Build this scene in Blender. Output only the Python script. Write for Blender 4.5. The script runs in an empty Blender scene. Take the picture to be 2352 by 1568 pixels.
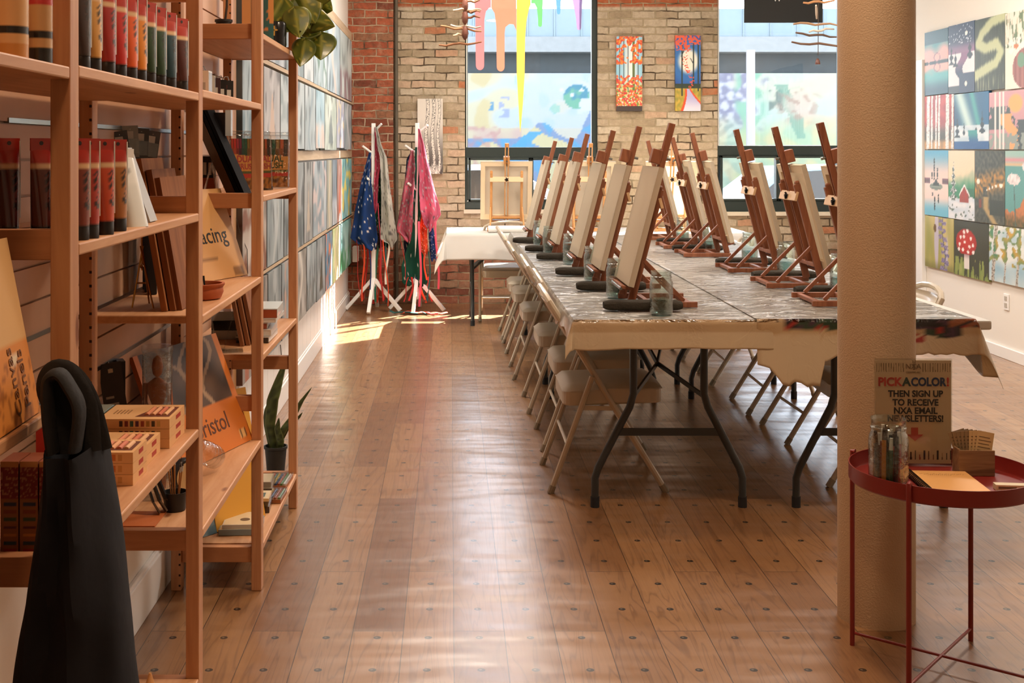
import bpy, bmesh, math, random
from mathutils import Vector, Matrix, noise
random.seed(7)
PI = math.pi
scene = bpy.context.scene
COL = scene.collection

# ------------------------------------------------------------------ camera
EYE = 1.354; F = 2830.0; VU = 1035.0; VV = 345.0
cam_d = bpy.data.cameras.new('camera'); cam = bpy.data.objects.new('camera', cam_d); COL.objects.link(cam)
cam.location = (0, 0, EYE); cam.rotation_euler = (PI/2, 0, 0)
cam_d.sensor_width = 36; cam_d.lens = 36*F/2352
cam_d.shift_x = (1176-VU)/2352; cam_d.shift_y = -(784-VV)/2352
cam_d.clip_start = .05; cam_d.clip_end = 200
cam_d.dof.use_dof = False
scene.camera = cam

# ------------------------------------------------------------------ world, sun, exposure
scene.view_settings.view_transform = 'Standard'; scene.view_settings.look = 'None'
scene.view_settings.gamma = 1; scene.view_settings.use_curve_mapping = False
scene.view_settings.exposure = 0.42
W = bpy.data.worlds.new('sky'); scene.world = W; W.use_nodes = True
wt = W.node_tree; wt.nodes.clear()
wo = wt.nodes.new('ShaderNodeOutputWorld'); bg = wt.nodes.new('ShaderNodeBackground')
tc = wt.nodes.new('ShaderNodeTexCoord'); sx = wt.nodes.new('ShaderNodeSeparateXYZ'); rp = wt.nodes.new('ShaderNodeValToRGB')
rp.color_ramp.elements[0].color = (.93, .97, 1, 1); rp.color_ramp.elements[1].color = (.42, .66, 1, 1)
wt.links.new(tc.outputs['Generated'], sx.inputs[0]); wt.links.new(sx.outputs['Z'], rp.inputs[0])
wt.links.new(rp.outputs[0], bg.inputs[0]); bg.inputs[1].default_value = 6.0
wt.links.new(bg.outputs[0], wo.inputs[0])

def light(name, kind, loc, energy, color, rot=(0, 0, 0), **kw):
    d = bpy.data.lights.new(name, kind); d.energy = energy; d.color = color
    for k, v in kw.items(): setattr(d, k, v)
    o = bpy.data.objects.new(name, d); COL.objects.link(o); o.location = loc; o.rotation_euler = rot
    return o
sun = light('sun', 'SUN', (3, 14, 8), 60, (1, .94, .84), angle=.009)
sun.rotation_euler = Vector((-.68, -.86, -1.0)).to_track_quat('-Z', 'Y').to_euler()
# warm ceiling lamps over the shop end of the room
light('shop_lamp', 'AREA', (.75, 3.0, 3.35), 38, (1, .76, .54), shape='DISK', size=.4)
light('shop_lamp', 'AREA', (-.1, .2, 3.35), 15, (1, .60, .32), shape='DISK', size=.4)
light('shop_lamp', 'AREA', (.3, 5.0, 3.35), 20, (1, .80, .62), shape='DISK', size=.4)
light('studio_lamp', 'AREA', (2.3, 6.4, 3.38), 80, (1, .90, .80), shape='DISK', size=.9)
light('studio_lamp', 'AREA', (.2, 8.2, 3.38), 80, (1, .90, .80), shape='DISK', size=.9)
for px, pw in ((.70, 1.15), (2.92, 1.15)):     # light portals in the two window openings
    p = light('window_portal', 'AREA', (px, 11.12, 2.1), 1, (1, 1, 1), rot=(-PI/2, 0, 0), shape='RECTANGLE', size=pw, size_y=2.6)
    p.data.cycles.is_portal = True
cy = scene.cycles
cy.max_bounces = 6; cy.diffuse_bounces = 3; cy.glossy_bounces = 2; cy.transmission_bounces = 4; cy.transparent_max_bounces = 14
cy.caustics_reflective = False; cy.caustics_refractive = False; cy.sample_clamp_indirect = 4
cy.use_denoising = True; cy.use_adaptive_sampling = True; cy.adaptive_threshold = .05

# ------------------------------------------------------------------ helpers
def X(u, D): return (u-VU)*D/F
def Z(v, D): return EYE-(v-VV)*D/F
def lin(c): return c/12.92 if c <= .04045 else ((c+.055)/1.055)**2.4
def L(c):
    if isinstance(c, str):
        c = c.lstrip('#'); c = tuple(int(c[i:i+2], 16)/255 for i in (0, 2, 4))
    return tuple(lin(max(0, min(1, x))) for x in c)
def S(c):
    c = c.lstrip('#'); return tuple(int(c[i:i+2], 16)/255 for i in (0, 2, 4))
def mx(a, b, t):
    t = max(0, min(1, t)); return tuple(p+(q-p)*t for p, q in zip(a, b))
def sst(a, b, x):
    t = max(0, min(1, (x-a)/(b-a))); return t*t*(3-2*t)
def nz(x, y, s=0): return noise.noise(Vector((x, y, s)))

def smooth_pts(p, n=5):
    p = [Vector(q) for q in p]; out = []
    for i in range(len(p)-1):
        a, b, c, d = p[max(0, i-1)], p[i], p[i+1], p[min(len(p)-1, i+2)]
        for k in range(n):
            t = k/n; out.append(.5*((2*b)+(c-a)*t+(2*a-5*b+4*c-d)*t*t+(3*b-a-3*c+d)*t**3))
    return out+[p[-1]]
class B:
    """collects shapes; build() links them as one mesh object"""
    def __init__(s): s.v = []; s.f = []; s.c = []; s.col = None; s.any = False; s.M = None
    def color(s, c): s.col = L(c); s.any = True; return s
    def xf(s, M): s.M = M; return s
    def add(s, vs, fs, cols=None):
        o = len(s.v)
        for v in vs:
            v = Vector(v)
            if s.M is not None: v = s.M @ v
            s.v.append(v)
        s.f += [tuple(i+o for i in f) for f in fs]
        if cols is None: cols = [s.col or (.8, .8, .8)]*len(vs)
        else: s.any = True
        s.c += cols
        return s
    def box(s, x0, y0, z0, x1, y1, z1):
        vs = [(x, y, z) for z in (z0, z1) for y in (y0, y1) for x in (x0, x1)]
        return s.add(vs, [(0, 2, 3, 1), (4, 5, 7, 6), (0, 1, 5, 4), (2, 6, 7, 3), (0, 4, 6, 2), (1, 3, 7, 5)])
    def bar(s, p0, p1, w, t, up=(0, 0, 1)):
        """rectangular bar from p0 to p1; w across, t along up-ish"""
        p0 = Vector(p0); p1 = Vector(p1); d = (p1-p0).normalized(); up = Vector(up)
        a = d.cross(up)
        if a.length < 1e-4: a = d.cross(Vector((0, 1, 0)))
        a.normalize(); b = a.cross(d).normalized()
        vs = [p+a*(i*w/2)+b*(j*t/2) for p in (p0, p1) for j in (-1, 1) for i in (-1, 1)]
        return s.add(vs, [(0, 2, 3, 1), (4, 5, 7, 6), (0, 1, 5, 4), (2, 6, 7, 3), (0, 4, 6, 2), (1, 3, 7, 5)])
    def cyl(s, p0, p1, r0, r1=None, n=12):
        return s.tube([p0, p1], [r0, r0 if r1 is None else r1], n)
    def tube(s, pts, r, n=8, flat=1.0, closed=False):
        pts = [Vector(p) for p in pts]; m = len(pts)
        if not isinstance(r, (list, tuple)): r = [r]*m
        vs = []; prev = None
        for i, p in enumerate(pts):
            if closed: d = pts[(i+1) % m]-pts[i-1]
            else: d = pts[min(i+1, m-1)]-pts[max(i-1, 0)]
            d = d.normalized() if d.length > 1e-9 else Vector((0, 0, 1))
            if prev is None:
                a = d.cross(Vector((0, 0, 1)))
                if a.length < .05: a = d.cross(Vector((0, 1, 0)))
            else: a = prev-d*prev.dot(d)
            a.normalize(); prev = a; b = d.cross(a)
            for k in range(n):
                t = 2*PI*k/n; vs.append(p+a*(math.cos(t)*r[i])+b*(math.sin(t)*r[i]*flat))
        fs = []
        for i in range(m if closed else m-1):
            j = (i+1) % m
            for k in range(n):
                fs.append((i*n+k, i*n+(k+1) % n, j*n+(k+1) % n, j*n+k))
        if not closed: fs += [tuple(range(n))[::-1], tuple((m-1)*n+k for k in range(n))]
        return s.add(vs, fs)
    def lathe(s, prof, n=20, c=(0, 0, 0), caps=True, sx=1, sy=1):
        vs = [(c[0]+math.cos(2*PI*k/n)*r*sx, c[1]+math.sin(2*PI*k/n)*r*sy, c[2]+z) for r, z in prof for k in range(n)]
        m = len(prof)
        fs = [(i*n+k, i*n+(k+1) % n, (i+1)*n+(k+1) % n, (i+1)*n+k) for i in range(m-1) for k in range(n)]
        if caps: fs += [tuple(range(n))[::-1], tuple((m-1)*n+k for k in range(n))]
        return s.add(vs, fs)
    def prism(s, poly, y0, y1):
        """polygon in the xz plane (anticlockwise seen from -y) given depth y0..y1"""
        n = len(poly); vs = [(x, y0, z) for x, z in poly]+[(x, y1, z) for x, z in poly]
        fs = [tuple(range(n)), tuple(range(2*n-1, n-1, -1))]+[(i, i+n, (i+1) % n+n, (i+1) % n) for i in range(n)]
        return s.add(vs, fs)
    def sheet(s, w, h, nx, ny, fn, x0=0, z0=0, y=0):
        """painted rectangle in the xz plane facing -y"""
        vs = []; cs = []
        for j in range(ny+1):
            for i in range(nx+1):
                a, b = i/nx, j/ny; vs.append((x0+a*w, y, z0+b*h)); cs.append(L(fn(a, b)))
        fs = [(j*(nx+1)+i, j*(nx+1)+i+1, (j+1)*(nx+1)+i+1, (j+1)*(nx+1)+i) for j in range(ny) for i in range(nx)]
        return s.add(vs, fs, cs)
    def surf(s, fn, nu, nv, col=None, wrap=False):
        vs = []; cs = []
        for j in range(nv+1):
            for i in range(nu+(0 if wrap else 1)):
                a, b = i/nu, j/nv; vs.append(fn(a, b))
                if col: cs.append(L(col(a, b)))
        k = nu if wrap else nu+1
        fs = [(j*k+i, j*k+(i+1) % k, (j+1)*k+(i+1) % k, (j+1)*k+i) for j in range(nv) for i in range(nu)]
        return s.add(vs, fs, cs if col else None)
    def build(s, name, mat, parent=None, smooth=False, bev=0, solid=0, sub=0, loc=None, rot=None):
        me = bpy.data.meshes.new(name); me.from_pydata([tuple(v) for v in s.v], [], s.f); me.update()
        if s.any:
            at = me.color_attributes.new('Col', 'FLOAT_COLOR', 'POINT')
            at.data.foreach_set('color', [x for c in s.c for x in (c[0], c[1], c[2], 1)])
        bm = bmesh.new(); bm.from_mesh(me)
        if not solid: bmesh.ops.recalc_face_normals(bm, faces=bm.faces)
        bm.to_mesh(me); bm.free()
        if smooth:
            me.polygons.foreach_set('use_smooth', [True]*len(me.polygons))
            try: me.set_sharp_from_angle(angle=math.radians(40))
            except Exception: pass
        me.materials.append(mat)
        o = bpy.data.objects.new(name, me); COL.objects.link(o)
        if parent is not None: o.parent = parent
        if loc: o.location = loc
        if rot: o.rotation_euler = rot
        if solid:
            m = o.modifiers.new('s', 'SOLIDIFY'); m.thickness = solid; m.offset = 0
        if sub:
            m = o.modifiers.new('u', 'SUBSURF'); m.levels = sub; m.render_levels = sub
        if bev:
            m = o.modifiers.new('b', 'BEVEL'); m.width = bev; m.segments = 2; m.limit_method = 'ANGLE'; m.angle_limit = .7
        return o

def tag(o, label, cat, group=None, kind=None):
    o['label'] = label; o['category'] = cat
    if group: o['group'] = group
    if kind: o['kind'] = kind
    return o
def thing(name, label, cat, loc=(0, 0, 0), rot=(0, 0, 0), group=None):
    o = bpy.data.objects.new(name, None); COL.objects.link(o); o.location = loc
    o.rotation_euler = rot if isinstance(rot, tuple) else (0, 0, rot)
    o.empty_display_size = .05
    return tag(o, label, cat, group)
def struct(o): o['kind'] = 'structure'; return o
def dup(root, loc, rot, label, group=None):
    def cp(o, par):
        c = o.copy(); COL.objects.link(c)
        if par is not None: c.parent = par
        for ch in list(o.children): cp(ch, c)
        return c
    r = cp(root, None); r.location = loc; r.rotation_euler = rot if isinstance(rot, tuple) else (0, 0, rot)
    r['label'] = label
    if group: r['group'] = group
    return r
def text(body, size, mat, parent, loc, rot=(PI/2, 0, 0), bold=0, align='CENTER', sx=1, depth=.0004, name='lettering'):
    cu = bpy.data.curves.new('t', 'FONT'); cu.body = body; cu.size = size; cu.offset = bold; cu.extrude = depth
    cu.align_x = align; cu.align_y = 'CENTER'; cu.resolution_u = 3
    to = bpy.data.objects.new('t', cu); COL.objects.link(to)
    dg = bpy.context.evaluated_depsgraph_get(); me = bpy.data.meshes.new_from_object(to.evaluated_get(dg))
    bpy.data.objects.remove(to); bpy.data.curves.remove(cu)
    me.materials.clear(); me.materials.append(mat); me.name = name
    o = bpy.data.objects.new(name, me); COL.objects.link(o); o.parent = parent; o.location = loc; o.rotation_euler = rot; o.scale = (sx, 1, 1)
    return o

# ------------------------------------------------------------------ materials
def nodes(name):
    m = bpy.data.materials.new(name); m.use_nodes = True; nt = m.node_tree; nt.nodes.clear()
    out = nt.nodes.new('ShaderNodeOutputMaterial'); return m, nt, out
class G:
    """tiny node-graph helper"""
    def __init__(s, nt): s.nt = nt
    def n(s, t, **kw):
        nd = s.nt.nodes.new('ShaderNode'+t)
        for k, v in kw.items(): setattr(nd, k, v)
        return nd
    def put(s, sock, v):
        if v is None: return
        if hasattr(v, 'is_output') or isinstance(v, bpy.types.NodeSocket): s.nt.links.new(v, sock)
        else: sock.default_value = v
    def math(s, op, a, b=None, c=None, clamp=False):
        nd = s.n('Math', operation=op); nd.use_clamp = clamp
        s.put(nd.inputs[0], a); s.put(nd.inputs[1], b)
        if c is not None: s.put(nd.inputs[2], c)
        return nd.outputs[0]
    def mix(s, f, a, b, blend='MIX'):
        nd = s.n('Mix', data_type='RGBA', blend_type=blend)
        s.put(nd.inputs[0], f); s.put(nd.inputs[6], a); s.put(nd.inputs[7], b); return nd.outputs[2]
    def ramp(s, f, stops, interp='LINEAR'):
        nd = s.n('ValToRGB'); cr = nd.color_ramp; cr.interpolation = interp
        while len(cr.elements) < len(stops): cr.elements.new(.5)
        for e, (p, c) in zip(cr.elements, stops):
            e.position = p; e.color = (c, c, c, 1) if isinstance(c, (int, float)) else tuple(L(c))+(1,)
        s.put(nd.inputs[0], f); return nd.outputs[0]
    def noise(s, vec, scale, detail=3, rough=.5, dist=0):
        nd = s.n('TexNoise'); s.put(nd.inputs['Vector'], vec); nd.inputs['Scale'].default_value = scale
        nd.inputs['Detail'].default_value = detail; nd.inputs['Roughness'].default_value = rough; nd.inputs['Distortion'].default_value = dist
        return nd.outputs['Fac']
    def comb(s, x, y, z=0.0):
        nd = s.n('CombineXYZ'); s.put(nd.inputs[0], x); s.put(nd.inputs[1], y); s.put(nd.inputs[2], z); return nd.outputs[0]
    def xyz(s, src='Object'):
        t = s.n('TexCoord'); nd = s.n('SeparateXYZ'); s.nt.links.new(t.outputs[src], nd.inputs[0]); return t.outputs[src], nd.outputs
    def bump(s, h, strength=.5, dist=.01, normal=None):
        nd = s.n('Bump'); nd.inputs['Strength'].default_value = strength; nd.inputs['Distance'].default_value = dist
        s.put(nd.inputs['Height'], h)
        if normal is not None: s.put(nd.inputs['Normal'], normal)
        return nd.outputs[0]
    def bsdf(s, out, color=None, rough=.5, metal=0, spec=.5, normal=None, coat=0, coat_rough=.1, sheen=0, coat_normal=None):
        b = s.n('BsdfPrincipled'); s.put(b.inputs['Base Color'], color); s.put(b.inputs['Roughness'], rough)
        s.put(b.inputs['Metallic'], metal); b.inputs['Specular IOR Level'].default_value = spec
        s.put(b.inputs['Coat Weight'], coat); b.inputs['Coat Roughness'].default_value = coat_rough
        b.inputs['Sheen Weight'].default_value = sheen
        if normal is not None: s.put(b.inputs['Normal'], normal)
        if coat_normal is not None: s.put(b.inputs['Coat Normal'], coat_normal)
        if out is not None: s.nt.links.new(b.outputs[0], out.inputs[0])
        return b
def C4(c): return tuple(L(c))+(1,)

_mats = {}
def mat(color, rough=.5, metal=0, spec=.5, bump=0, bscale=60, var=0, coat=0, sheen=0):
    key = (color, rough, metal, spec, bump, bscale, var, coat, sheen)
    if key in _mats: return _mats[key]
    m, nt, out = nodes('m_'+str(len(_mats))); g = G(nt)
    co, xyz = g.xyz(); col = C4(color); nor = None
    if var:
        col = g.mix(g.noise(co, 9, 4), C4(tuple(max(0, x*(1-var)) for x in S(color))), C4(tuple(min(1, x*(1+var*.6)) for x in S(color))))
    if bump: nor = g.bump(g.noise(co, bscale, 3), bump, .004)
    g.bsdf(out, col, rough, metal, spec, nor, coat=coat, sheen=sheen)
    _mats[key] = m; return m
def vcol(rough=.55, spec=.4, coat=0, bump=0, trans=0, name='painted'):
    key = ('vc', rough, spec, coat, bump, trans)
    if key in _mats: return _mats[key]
    m, nt, out = nodes(name); g = G(nt); a = g.n('Attribute', attribute_name='Col')
    nor = None
    if bump:
        co, _ = g.xyz(); nor = g.bump(g.noise(co, 90, 3), bump, .003)
    b = g.bsdf(out, a.outputs['Color'], rough, 0, spec, nor, coat=coat)
    if trans:
        t = g.n('BsdfTranslucent'); g.put(t.inputs[0], a.outputs['Color']); ms = g.n('MixShader'); ms.inputs[0].default_value = trans
        nt.links.new(b.outputs[0], ms.inputs[1]); nt.links.new(t.outputs[0], ms.inputs[2]); nt.links.new(ms.outputs[0], out.inputs[0])
    _mats[key] = m; return m
def wood(base, dark, axis=2, rough=.45, scale=1.0, knots=False, holes=False, name='wood'):
    m, nt, out = nodes(name); g = G(nt); co, c = g.xyz(); oi = g.n('ObjectInfo')
    k = [22.0*scale, 22.0*scale, 22.0*scale]; k[axis] = 1.6*scale
    v = g.comb(*[g.math('MULTIPLY', c[i], k[i]) for i in range(3)])
    v2 = g.n('VectorMath', operation='ADD'); g.put(v2.inputs[0], v); off = g.comb(g.math('MULTIPLY', oi.outputs['Random'], 37.0), g.math('MULTIPLY', oi.outputs['Random'], 11.0), 0.0)
    g.put(v2.inputs[1], off)
    n1 = g.noise(v2.outputs[0], 1.0, 5, .6, 1.2); n2 = g.noise(v2.outputs[0], 5.0, 3)
    col = g.mix(g.ramp(n1, [(.3, 0.0), (.72, 1.0)]), C4(base), C4(dark))
    col = g.mix(g.math('MULTIPLY', n2, .35), col, C4(dark))
    if knots:
        vo = g.n('TexVoronoi'); kk = [7.0, 7.0, 7.0]; kk[axis] = 2.6
        vv = g.comb(*[g.math('MULTIPLY', c[i], kk[i]) for i in range(3)]); g.put(vo.inputs['Vector'], vv); vo.inputs['Scale'].default_value = 1
        vo.inputs['Randomness'].default_value = 1
        kf = g.ramp(vo.outputs['Distance'], [(.0, 1.0), (.05, .9), (.085, 0.0)]); col = g.mix(kf, col, C4('#7a4424'))
    if holes:
        fz = g.math('SUBTRACT', g.math('FRACT', g.math('DIVIDE', c[2], .032)), .5)
        d = g.math('ABSOLUTE', fz); fx = g.math('ABSOLUTE', g.math('ADD', c[0], .833))
        hh = g.math('MULTIPLY', g.math('LESS_THAN', d, .1), g.math('LESS_THAN', fx, .003)); col = g.mix(hh, col, C4('#2a1408'))
    g.bsdf(out, col, rough, 0, .4, g.bump(n1, .15, .003)); return m
def glass(tint='#ffffff', refl=.5, rough=.02, bump=0, name='clear_glass', base=.06):
    key = ('gl', tint, refl, rough, bump, base)
    if key in _mats: return _mats[key]
    m, nt, out = nodes(name); g = G(nt)
    lw = g.n('LayerWeight'); lw.inputs[0].default_value = .35
    t = g.n('BsdfTransparent'); t.inputs[0].default_value = C4(tint); r = g.n('BsdfGlossy'); r.inputs['Roughness'].default_value = rough
    ms = g.n('MixShader'); g.put(ms.inputs[0], g.math('ADD', g.math('MULTIPLY', lw.outputs['Facing'], refl), base, clamp=True))
    if bump:
        co, _ = g.xyz(); nb = g.bump(g.noise(co, 70, 2), bump, .01); g.put(r.inputs['Normal'], nb); g.put(lw.inputs['Normal'], nb)
    nt.links.new(t.outputs[0], ms.inputs[1]); nt.links.new(r.outputs[0], ms.inputs[2]); nt.links.new(ms.outputs[0], out.inputs[0])
    _mats[key] = m; return m
def cloth_mat(color, trans=.35, name='fabric'):
    key = ('cl', color, trans)
    if key in _mats: return _mats[key]
    m, nt, out = nodes(name); g = G(nt); co, _ = g.xyz()
    b = g.bsdf(None, C4(color), .85, 0, .2, g.bump(g.noise(co, 300, 2), .2, .001)); t = g.n('BsdfTranslucent'); t.inputs[0].default_value = C4(color)
    ms = g.n('MixShader'); ms.inputs[0].default_value = trans
    nt.links.new(b.outputs[0], ms.inputs[1]); nt.links.new(t.outputs[0], ms.inputs[2]); res = ms.outputs[0]
    if name == 'vinyl':
        tp = g.n('BsdfTransparent'); tp.inputs[0].default_value = C4(color); m2 = g.n('MixShader'); m2.inputs[0].default_value = .25
        nt.links.new(res, m2.inputs[1]); nt.links.new(tp.outputs[0], m2.inputs[2]); res = m2.outputs[0]
    nt.links.new(res, out.inputs[0])
    _mats[key] = m; return m

def brick_mat(ramp, mortar, low=None, dirt=.4, name='brick'):
    m, nt, out = nodes(name); g = G(nt); co, c = g.xyz()
    w1 = g.noise(co, 7, 2); w2 = g.noise(co, 9.3, 3)
    u = g.math('ADD', g.math('ADD', c[0], c[1]), g.math('MULTIPLY', g.math('SUBTRACT', w1, .5), .035)); v = g.math('ADD', c[2], g.math('MULTIPLY', g.math('SUBTRACT', w2, .5), .028))
    bt = g.n('TexBrick'); g.put(bt.inputs['Vector'], g.comb(u, v, 0.0)); bt.inputs['Scale'].default_value = 1
    bt.inputs['Brick Width'].default_value = .205; bt.inputs['Row Height'].default_value = .068; bt.inputs['Mortar Size'].default_value = .006
    bt.inputs['Mortar Smooth'].default_value = .35; bt.inputs['Color1'].default_value = (0, 0, 0, 1); bt.inputs['Color2'].default_value = (1, 1, 1, 1); bt.inputs['Mortar'].default_value = (.5, .5, .5, 1)
    col = g.ramp(bt.outputs['Color'], ramp)
    if low is not None:
        f = g.ramp(g.math('ADD', c[2], g.math('MULTIPLY', g.math('SUBTRACT', w1, .5), .35)), [(.40, 1.0), (.56, 0.0)]); lowc = g.ramp(bt.outputs['Color'], low); col = g.mix(f, col, lowc)
        f2 = g.ramp(g.math('DIVIDE', c[2], 3.0), [(.872, 0.0), (.876, 1.0)]); col = g.mix(f2, col, C4('#a85a38'))
    col = g.mix(g.math('MULTIPLY', g.ramp(g.noise(co, 26, 5, .7), [(.35, 0.0), (.7, 1.0)]), dirt), col, C4('#4c3a2a'))
    col = g.mix(g.math('MULTIPLY', g.ramp(g.noise(co, 11, 5, .7), [(.5, 0.0), (.75, 1.0)]), .45), col, C4(mortar))
    gap = g.ramp(g.noise(co, 5.1, 3), [(.38, '#4b3d2e'), (.55, mortar)])
    col = g.mix(bt.outputs['Fac'], col, gap)
    h = g.math('SUBTRACT', g.math('MULTIPLY', g.noise(co, 35, 5, .65), .5), bt.outputs['Fac'])
    g.bsdf(out, col, .88, 0, .2, g.bump(h, .9, .012)); return m

def floor_mat():
    m, nt, out = nodes('oak_floor'); g = G(nt); co, c = g.xyz()
    x = g.math('SUBTRACT', c[0], .009)
    bt = g.n('TexBrick'); g.put(bt.inputs['Vector'], g.comb(c[1], x, 0.0)); bt.inputs['Scale'].default_value = 1; bt.offset = .37
    bt.inputs['Brick Width'].default_value = 1.32; bt.inputs['Row Height'].default_value = .142; bt.inputs['Mortar Size'].default_value = .0011
    bt.inputs['Color1'].default_value = (0, 0, 0, 1); bt.inputs['Color2'].default_value = (1, 1, 1, 1); bt.inputs['Mortar Smooth'].default_value = 0
    rnd = g.n('SeparateColor'); g.put(rnd.inputs[0], bt.outputs['Color'])
    r = rnd.outputs[0]
    v = g.comb(g.math('ADD', g.math('MULTIPLY', x, 11.0), g.math('MULTIPLY', r, 60.0)), g.math('ADD', g.math('MULTIPLY', c[1], .9), g.math('MULTIPLY', r, 19.0)), 0.0)
    n1 = g.noise(v, 1.0, 3, .45, .8)
    rings = g.math('ABSOLUTE', g.math('SINE', g.math('MULTIPLY', n1, 34.0)))
    v3 = g.comb(g.math('MULTIPLY', x, 160.0), g.math('MULTIPLY', c[1], 6.0), r); fine = g.noise(v3, 1.0, 3)
    base = g.ramp(r, [(0, '#744e30'), (.2, '#8a613d'), (.6, '#976e48'), (1, '#a67c54')])
    col = g.mix(g.math('MULTIPLY', g.ramp(rings, [(0, 1.0), (.55, 0.0)]), .5), base, C4('#57361f'))
    col = g.mix(g.math('MULTIPLY', fine, .35), col, C4('#654329'))
    col = g.mix(bt.outputs['Fac'], col, C4('#2f1c10'))
    # nail heads sunk in dimples, one per board and row
    fx = g.math('MULTIPLY', g.math('SUBTRACT', g.math('FRACT', g.math('DIVIDE', x, .142)), .5), .142)
    fy = g.math('MULTIPLY', g.math('SUBTRACT', g.math('FRACT', g.math('DIVIDE', g.math('ADD', c[1], .09), .213)), .5), .213)
    d = g.math('SQRT', g.math('ADD', g.math('MULTIPLY', fx, fx), g.math('MULTIPLY', fy, fy)))
    head = g.math('LESS_THAN', g.math('SQRT', g.math('ADD', g.math('POWER', g.math('ADD', fx, .002), 2.0), g.math('POWER', g.math('SUBTRACT', fy, .002), 2.0))), .0036); ring = g.math('LESS_THAN', d, .0105)
    col = g.mix(ring, col, C4('#1c120b')); col = g.mix(head, col, C4('#6f6252'))
    dim = g.ramp(g.math('DIVIDE', d, .05), [(0, 0.0), (1, 1.0)])
    low = g.noise(g.comb(g.math('MULTIPLY', c[0], 1.6), g.math('MULTIPLY', c[1], 4.5), 0.0), 1.0, 2)
    h = g.math('ADD', g.math('MULTIPLY', n1, .10), g.math('ADD', g.math('MULTIPLY', dim, .25), g.math('MULTIPLY', bt.outputs['Fac'], -.3)))
    nb = g.bump(low, .20, .06); nb = g.bump(h, .35, .006, nb)
    rough = g.math('ADD', .25, g.math('MULTIPLY', fine, .12))
    g.bsdf(out, col, rough, 0, .8, nb, coat=.45, coat_rough=.24, coat_normal=nb); return m

M_wall = mat('#ebe6dd', .7, bump=.06, bscale=40, var=.02)
M_wallr = mat('#ece6dc', .75, bump=.05, bscale=40)
M_white = mat('#f2f0ec', .45)
M_whitem = mat('#eeece8', .35)
M_pine = wood('#d3a076', '#ad7450', 2, .5, knots=True, holes=True, name='pine_post')
M_pineh = wood('#dbaa80', '#bb8458', 1, .5, knots=True, name='pine_board')
M_piner = wood('#c98e62', '#a56c46', 0, .5, name='pine_rail')
M_easel = wood('#a2694a', '#774430', 2, .45, 1.5, name='beech_stained')
M_easelp = wood('#d8a268', '#b97e48', 2, .45, 1.5, name='beech_pale')
M_black = mat('#17171a', .5)
M_blackg = mat('#141416', .2)
M_frame = mat('#26302d', .4, spec=.4)
M_steel = mat('#9aa09f', .25, 1)
M_brass = mat('#b98a45', .3, 1)
M_leg = mat('#292d2e', .42, spec=.5, bump=.1)
M_rubber = mat('#15161a', .7)
M_chair = mat('#b9ab96', .32, spec=.6, coat=.2)
M_seat = mat('#bdb09c', .38, spec=.5, bump=.08, bscale=25)
M_glass = glass('#f2f8f7', .6, .03, .4, 'jar_glass', .05)
M_pane = glass('#ffffff', .30, .0, 0, 'window_glass', .02)
M_clear = glass('#f4f6f6', .5, .04, .25, 'acrylic', .05)
M_canvasback = cloth_mat('#e6dac6', .45)
M_vc = vcol(); M_vcg = vcol(.25, .5, .3, name='glossy_print'); M_vcp = vcol(.42, .5, 0, .25, name='paint_on_canvas')
M_vcm = vcol(.55, .25, 0, .1, name='matte_paint_on_canvas')
M_red = mat('#7d1f1a', .42, spec=.5, coat=.15)
M_ink = mat('#1c1c1e', .6); M_inkred = mat('#b0392c', .6); M_inkteal = mat('#24413f', .6); M_inkblue = mat('#23385e', .6)
M_towel = mat('#3a352e', .95, bump=.8, bscale=160, var=.35, spec=.1)

# ------------------------------------------------------------------ the room
YB = 10.9; XL = -.9; XR = 3.612; H = 3.45; YF = -2.6
struct(B().box(XL-.15, YF-.1, -.12, XR+.15, YB+.3, 0).build('floor', floor_mat()))
struct(B().box(XL-.15, YF-.1, H, XR+.15, YB+.3, H+.12).build('ceiling', M_wall))
struct(B().box(XL-.15, YF-.1, 0, XL, YB+.3, H).build('wall_left', M_wall))
struct(B().box(XR, YF-.1, 0, XR+.15, YB+.3, H).build('wall_right', M_wallr))
struct(B().box(XL-.15, YF-.15, 0, XR+.15, YF, H).build('wall_front', M_wall))
# back wall of brick with two window openings
beige = [(0, '#9c8a70'), (.2, '#ad9a80'), (.45, '#b6a48b'), (.65, '#bdac94'), (.90, '#c6b7a0'), (.96, '#c0a084'), (1, '#b4724e')]
redlow = [(0, '#6f4534'), (.3, '#855040'), (.6, '#985e48'), (.85, '#94745c'), (1, '#ac8468')]
M_brick = brick_mat(beige, '#a8977a', redlow, .35)
M_redbrick = brick_mat([(0, '#7a4030'), (.25, '#9c5038'), (.5, '#b56245'), (.75, '#a85a3e'), (1, '#94684e')], '#b09a80', None, .6, 'red_brick')
W1 = (X(1068, YB), X(1373, YB)); W2 = (X(1648, YB), X(1943, YB)); ZS = Z(482, YB); ZT = 3.36
b = B()
for x0, x1, z0, z1 in ((XL, W1[0], 0, H), (W1[1], W2[0], 0, H), (W2[1], XR, 0, H), (W1[0], W1[1], 0, ZS), (W2[0], W2[1], 0, ZS-.02), (W1[0], W1[1], ZT, H), (W2[0], W2[1], ZT, H)):
    b.box(x0, YB, z0, x1, YB+.26, z1)
struct(b.build('wall_back', M_brick))
struct(B().box(XL, YB-.10, 0, X(903, YB-.1), YB, H).build('trim_1', M_redbrick))
struct(B().tube([(X(911, 10.85), 10.85, 0), (X(909, 10.85), 10.85, H)], .017, 10).build('trim_2', mat('#5a5040', .6, bump=.5, var=.3), smooth=True))
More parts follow.
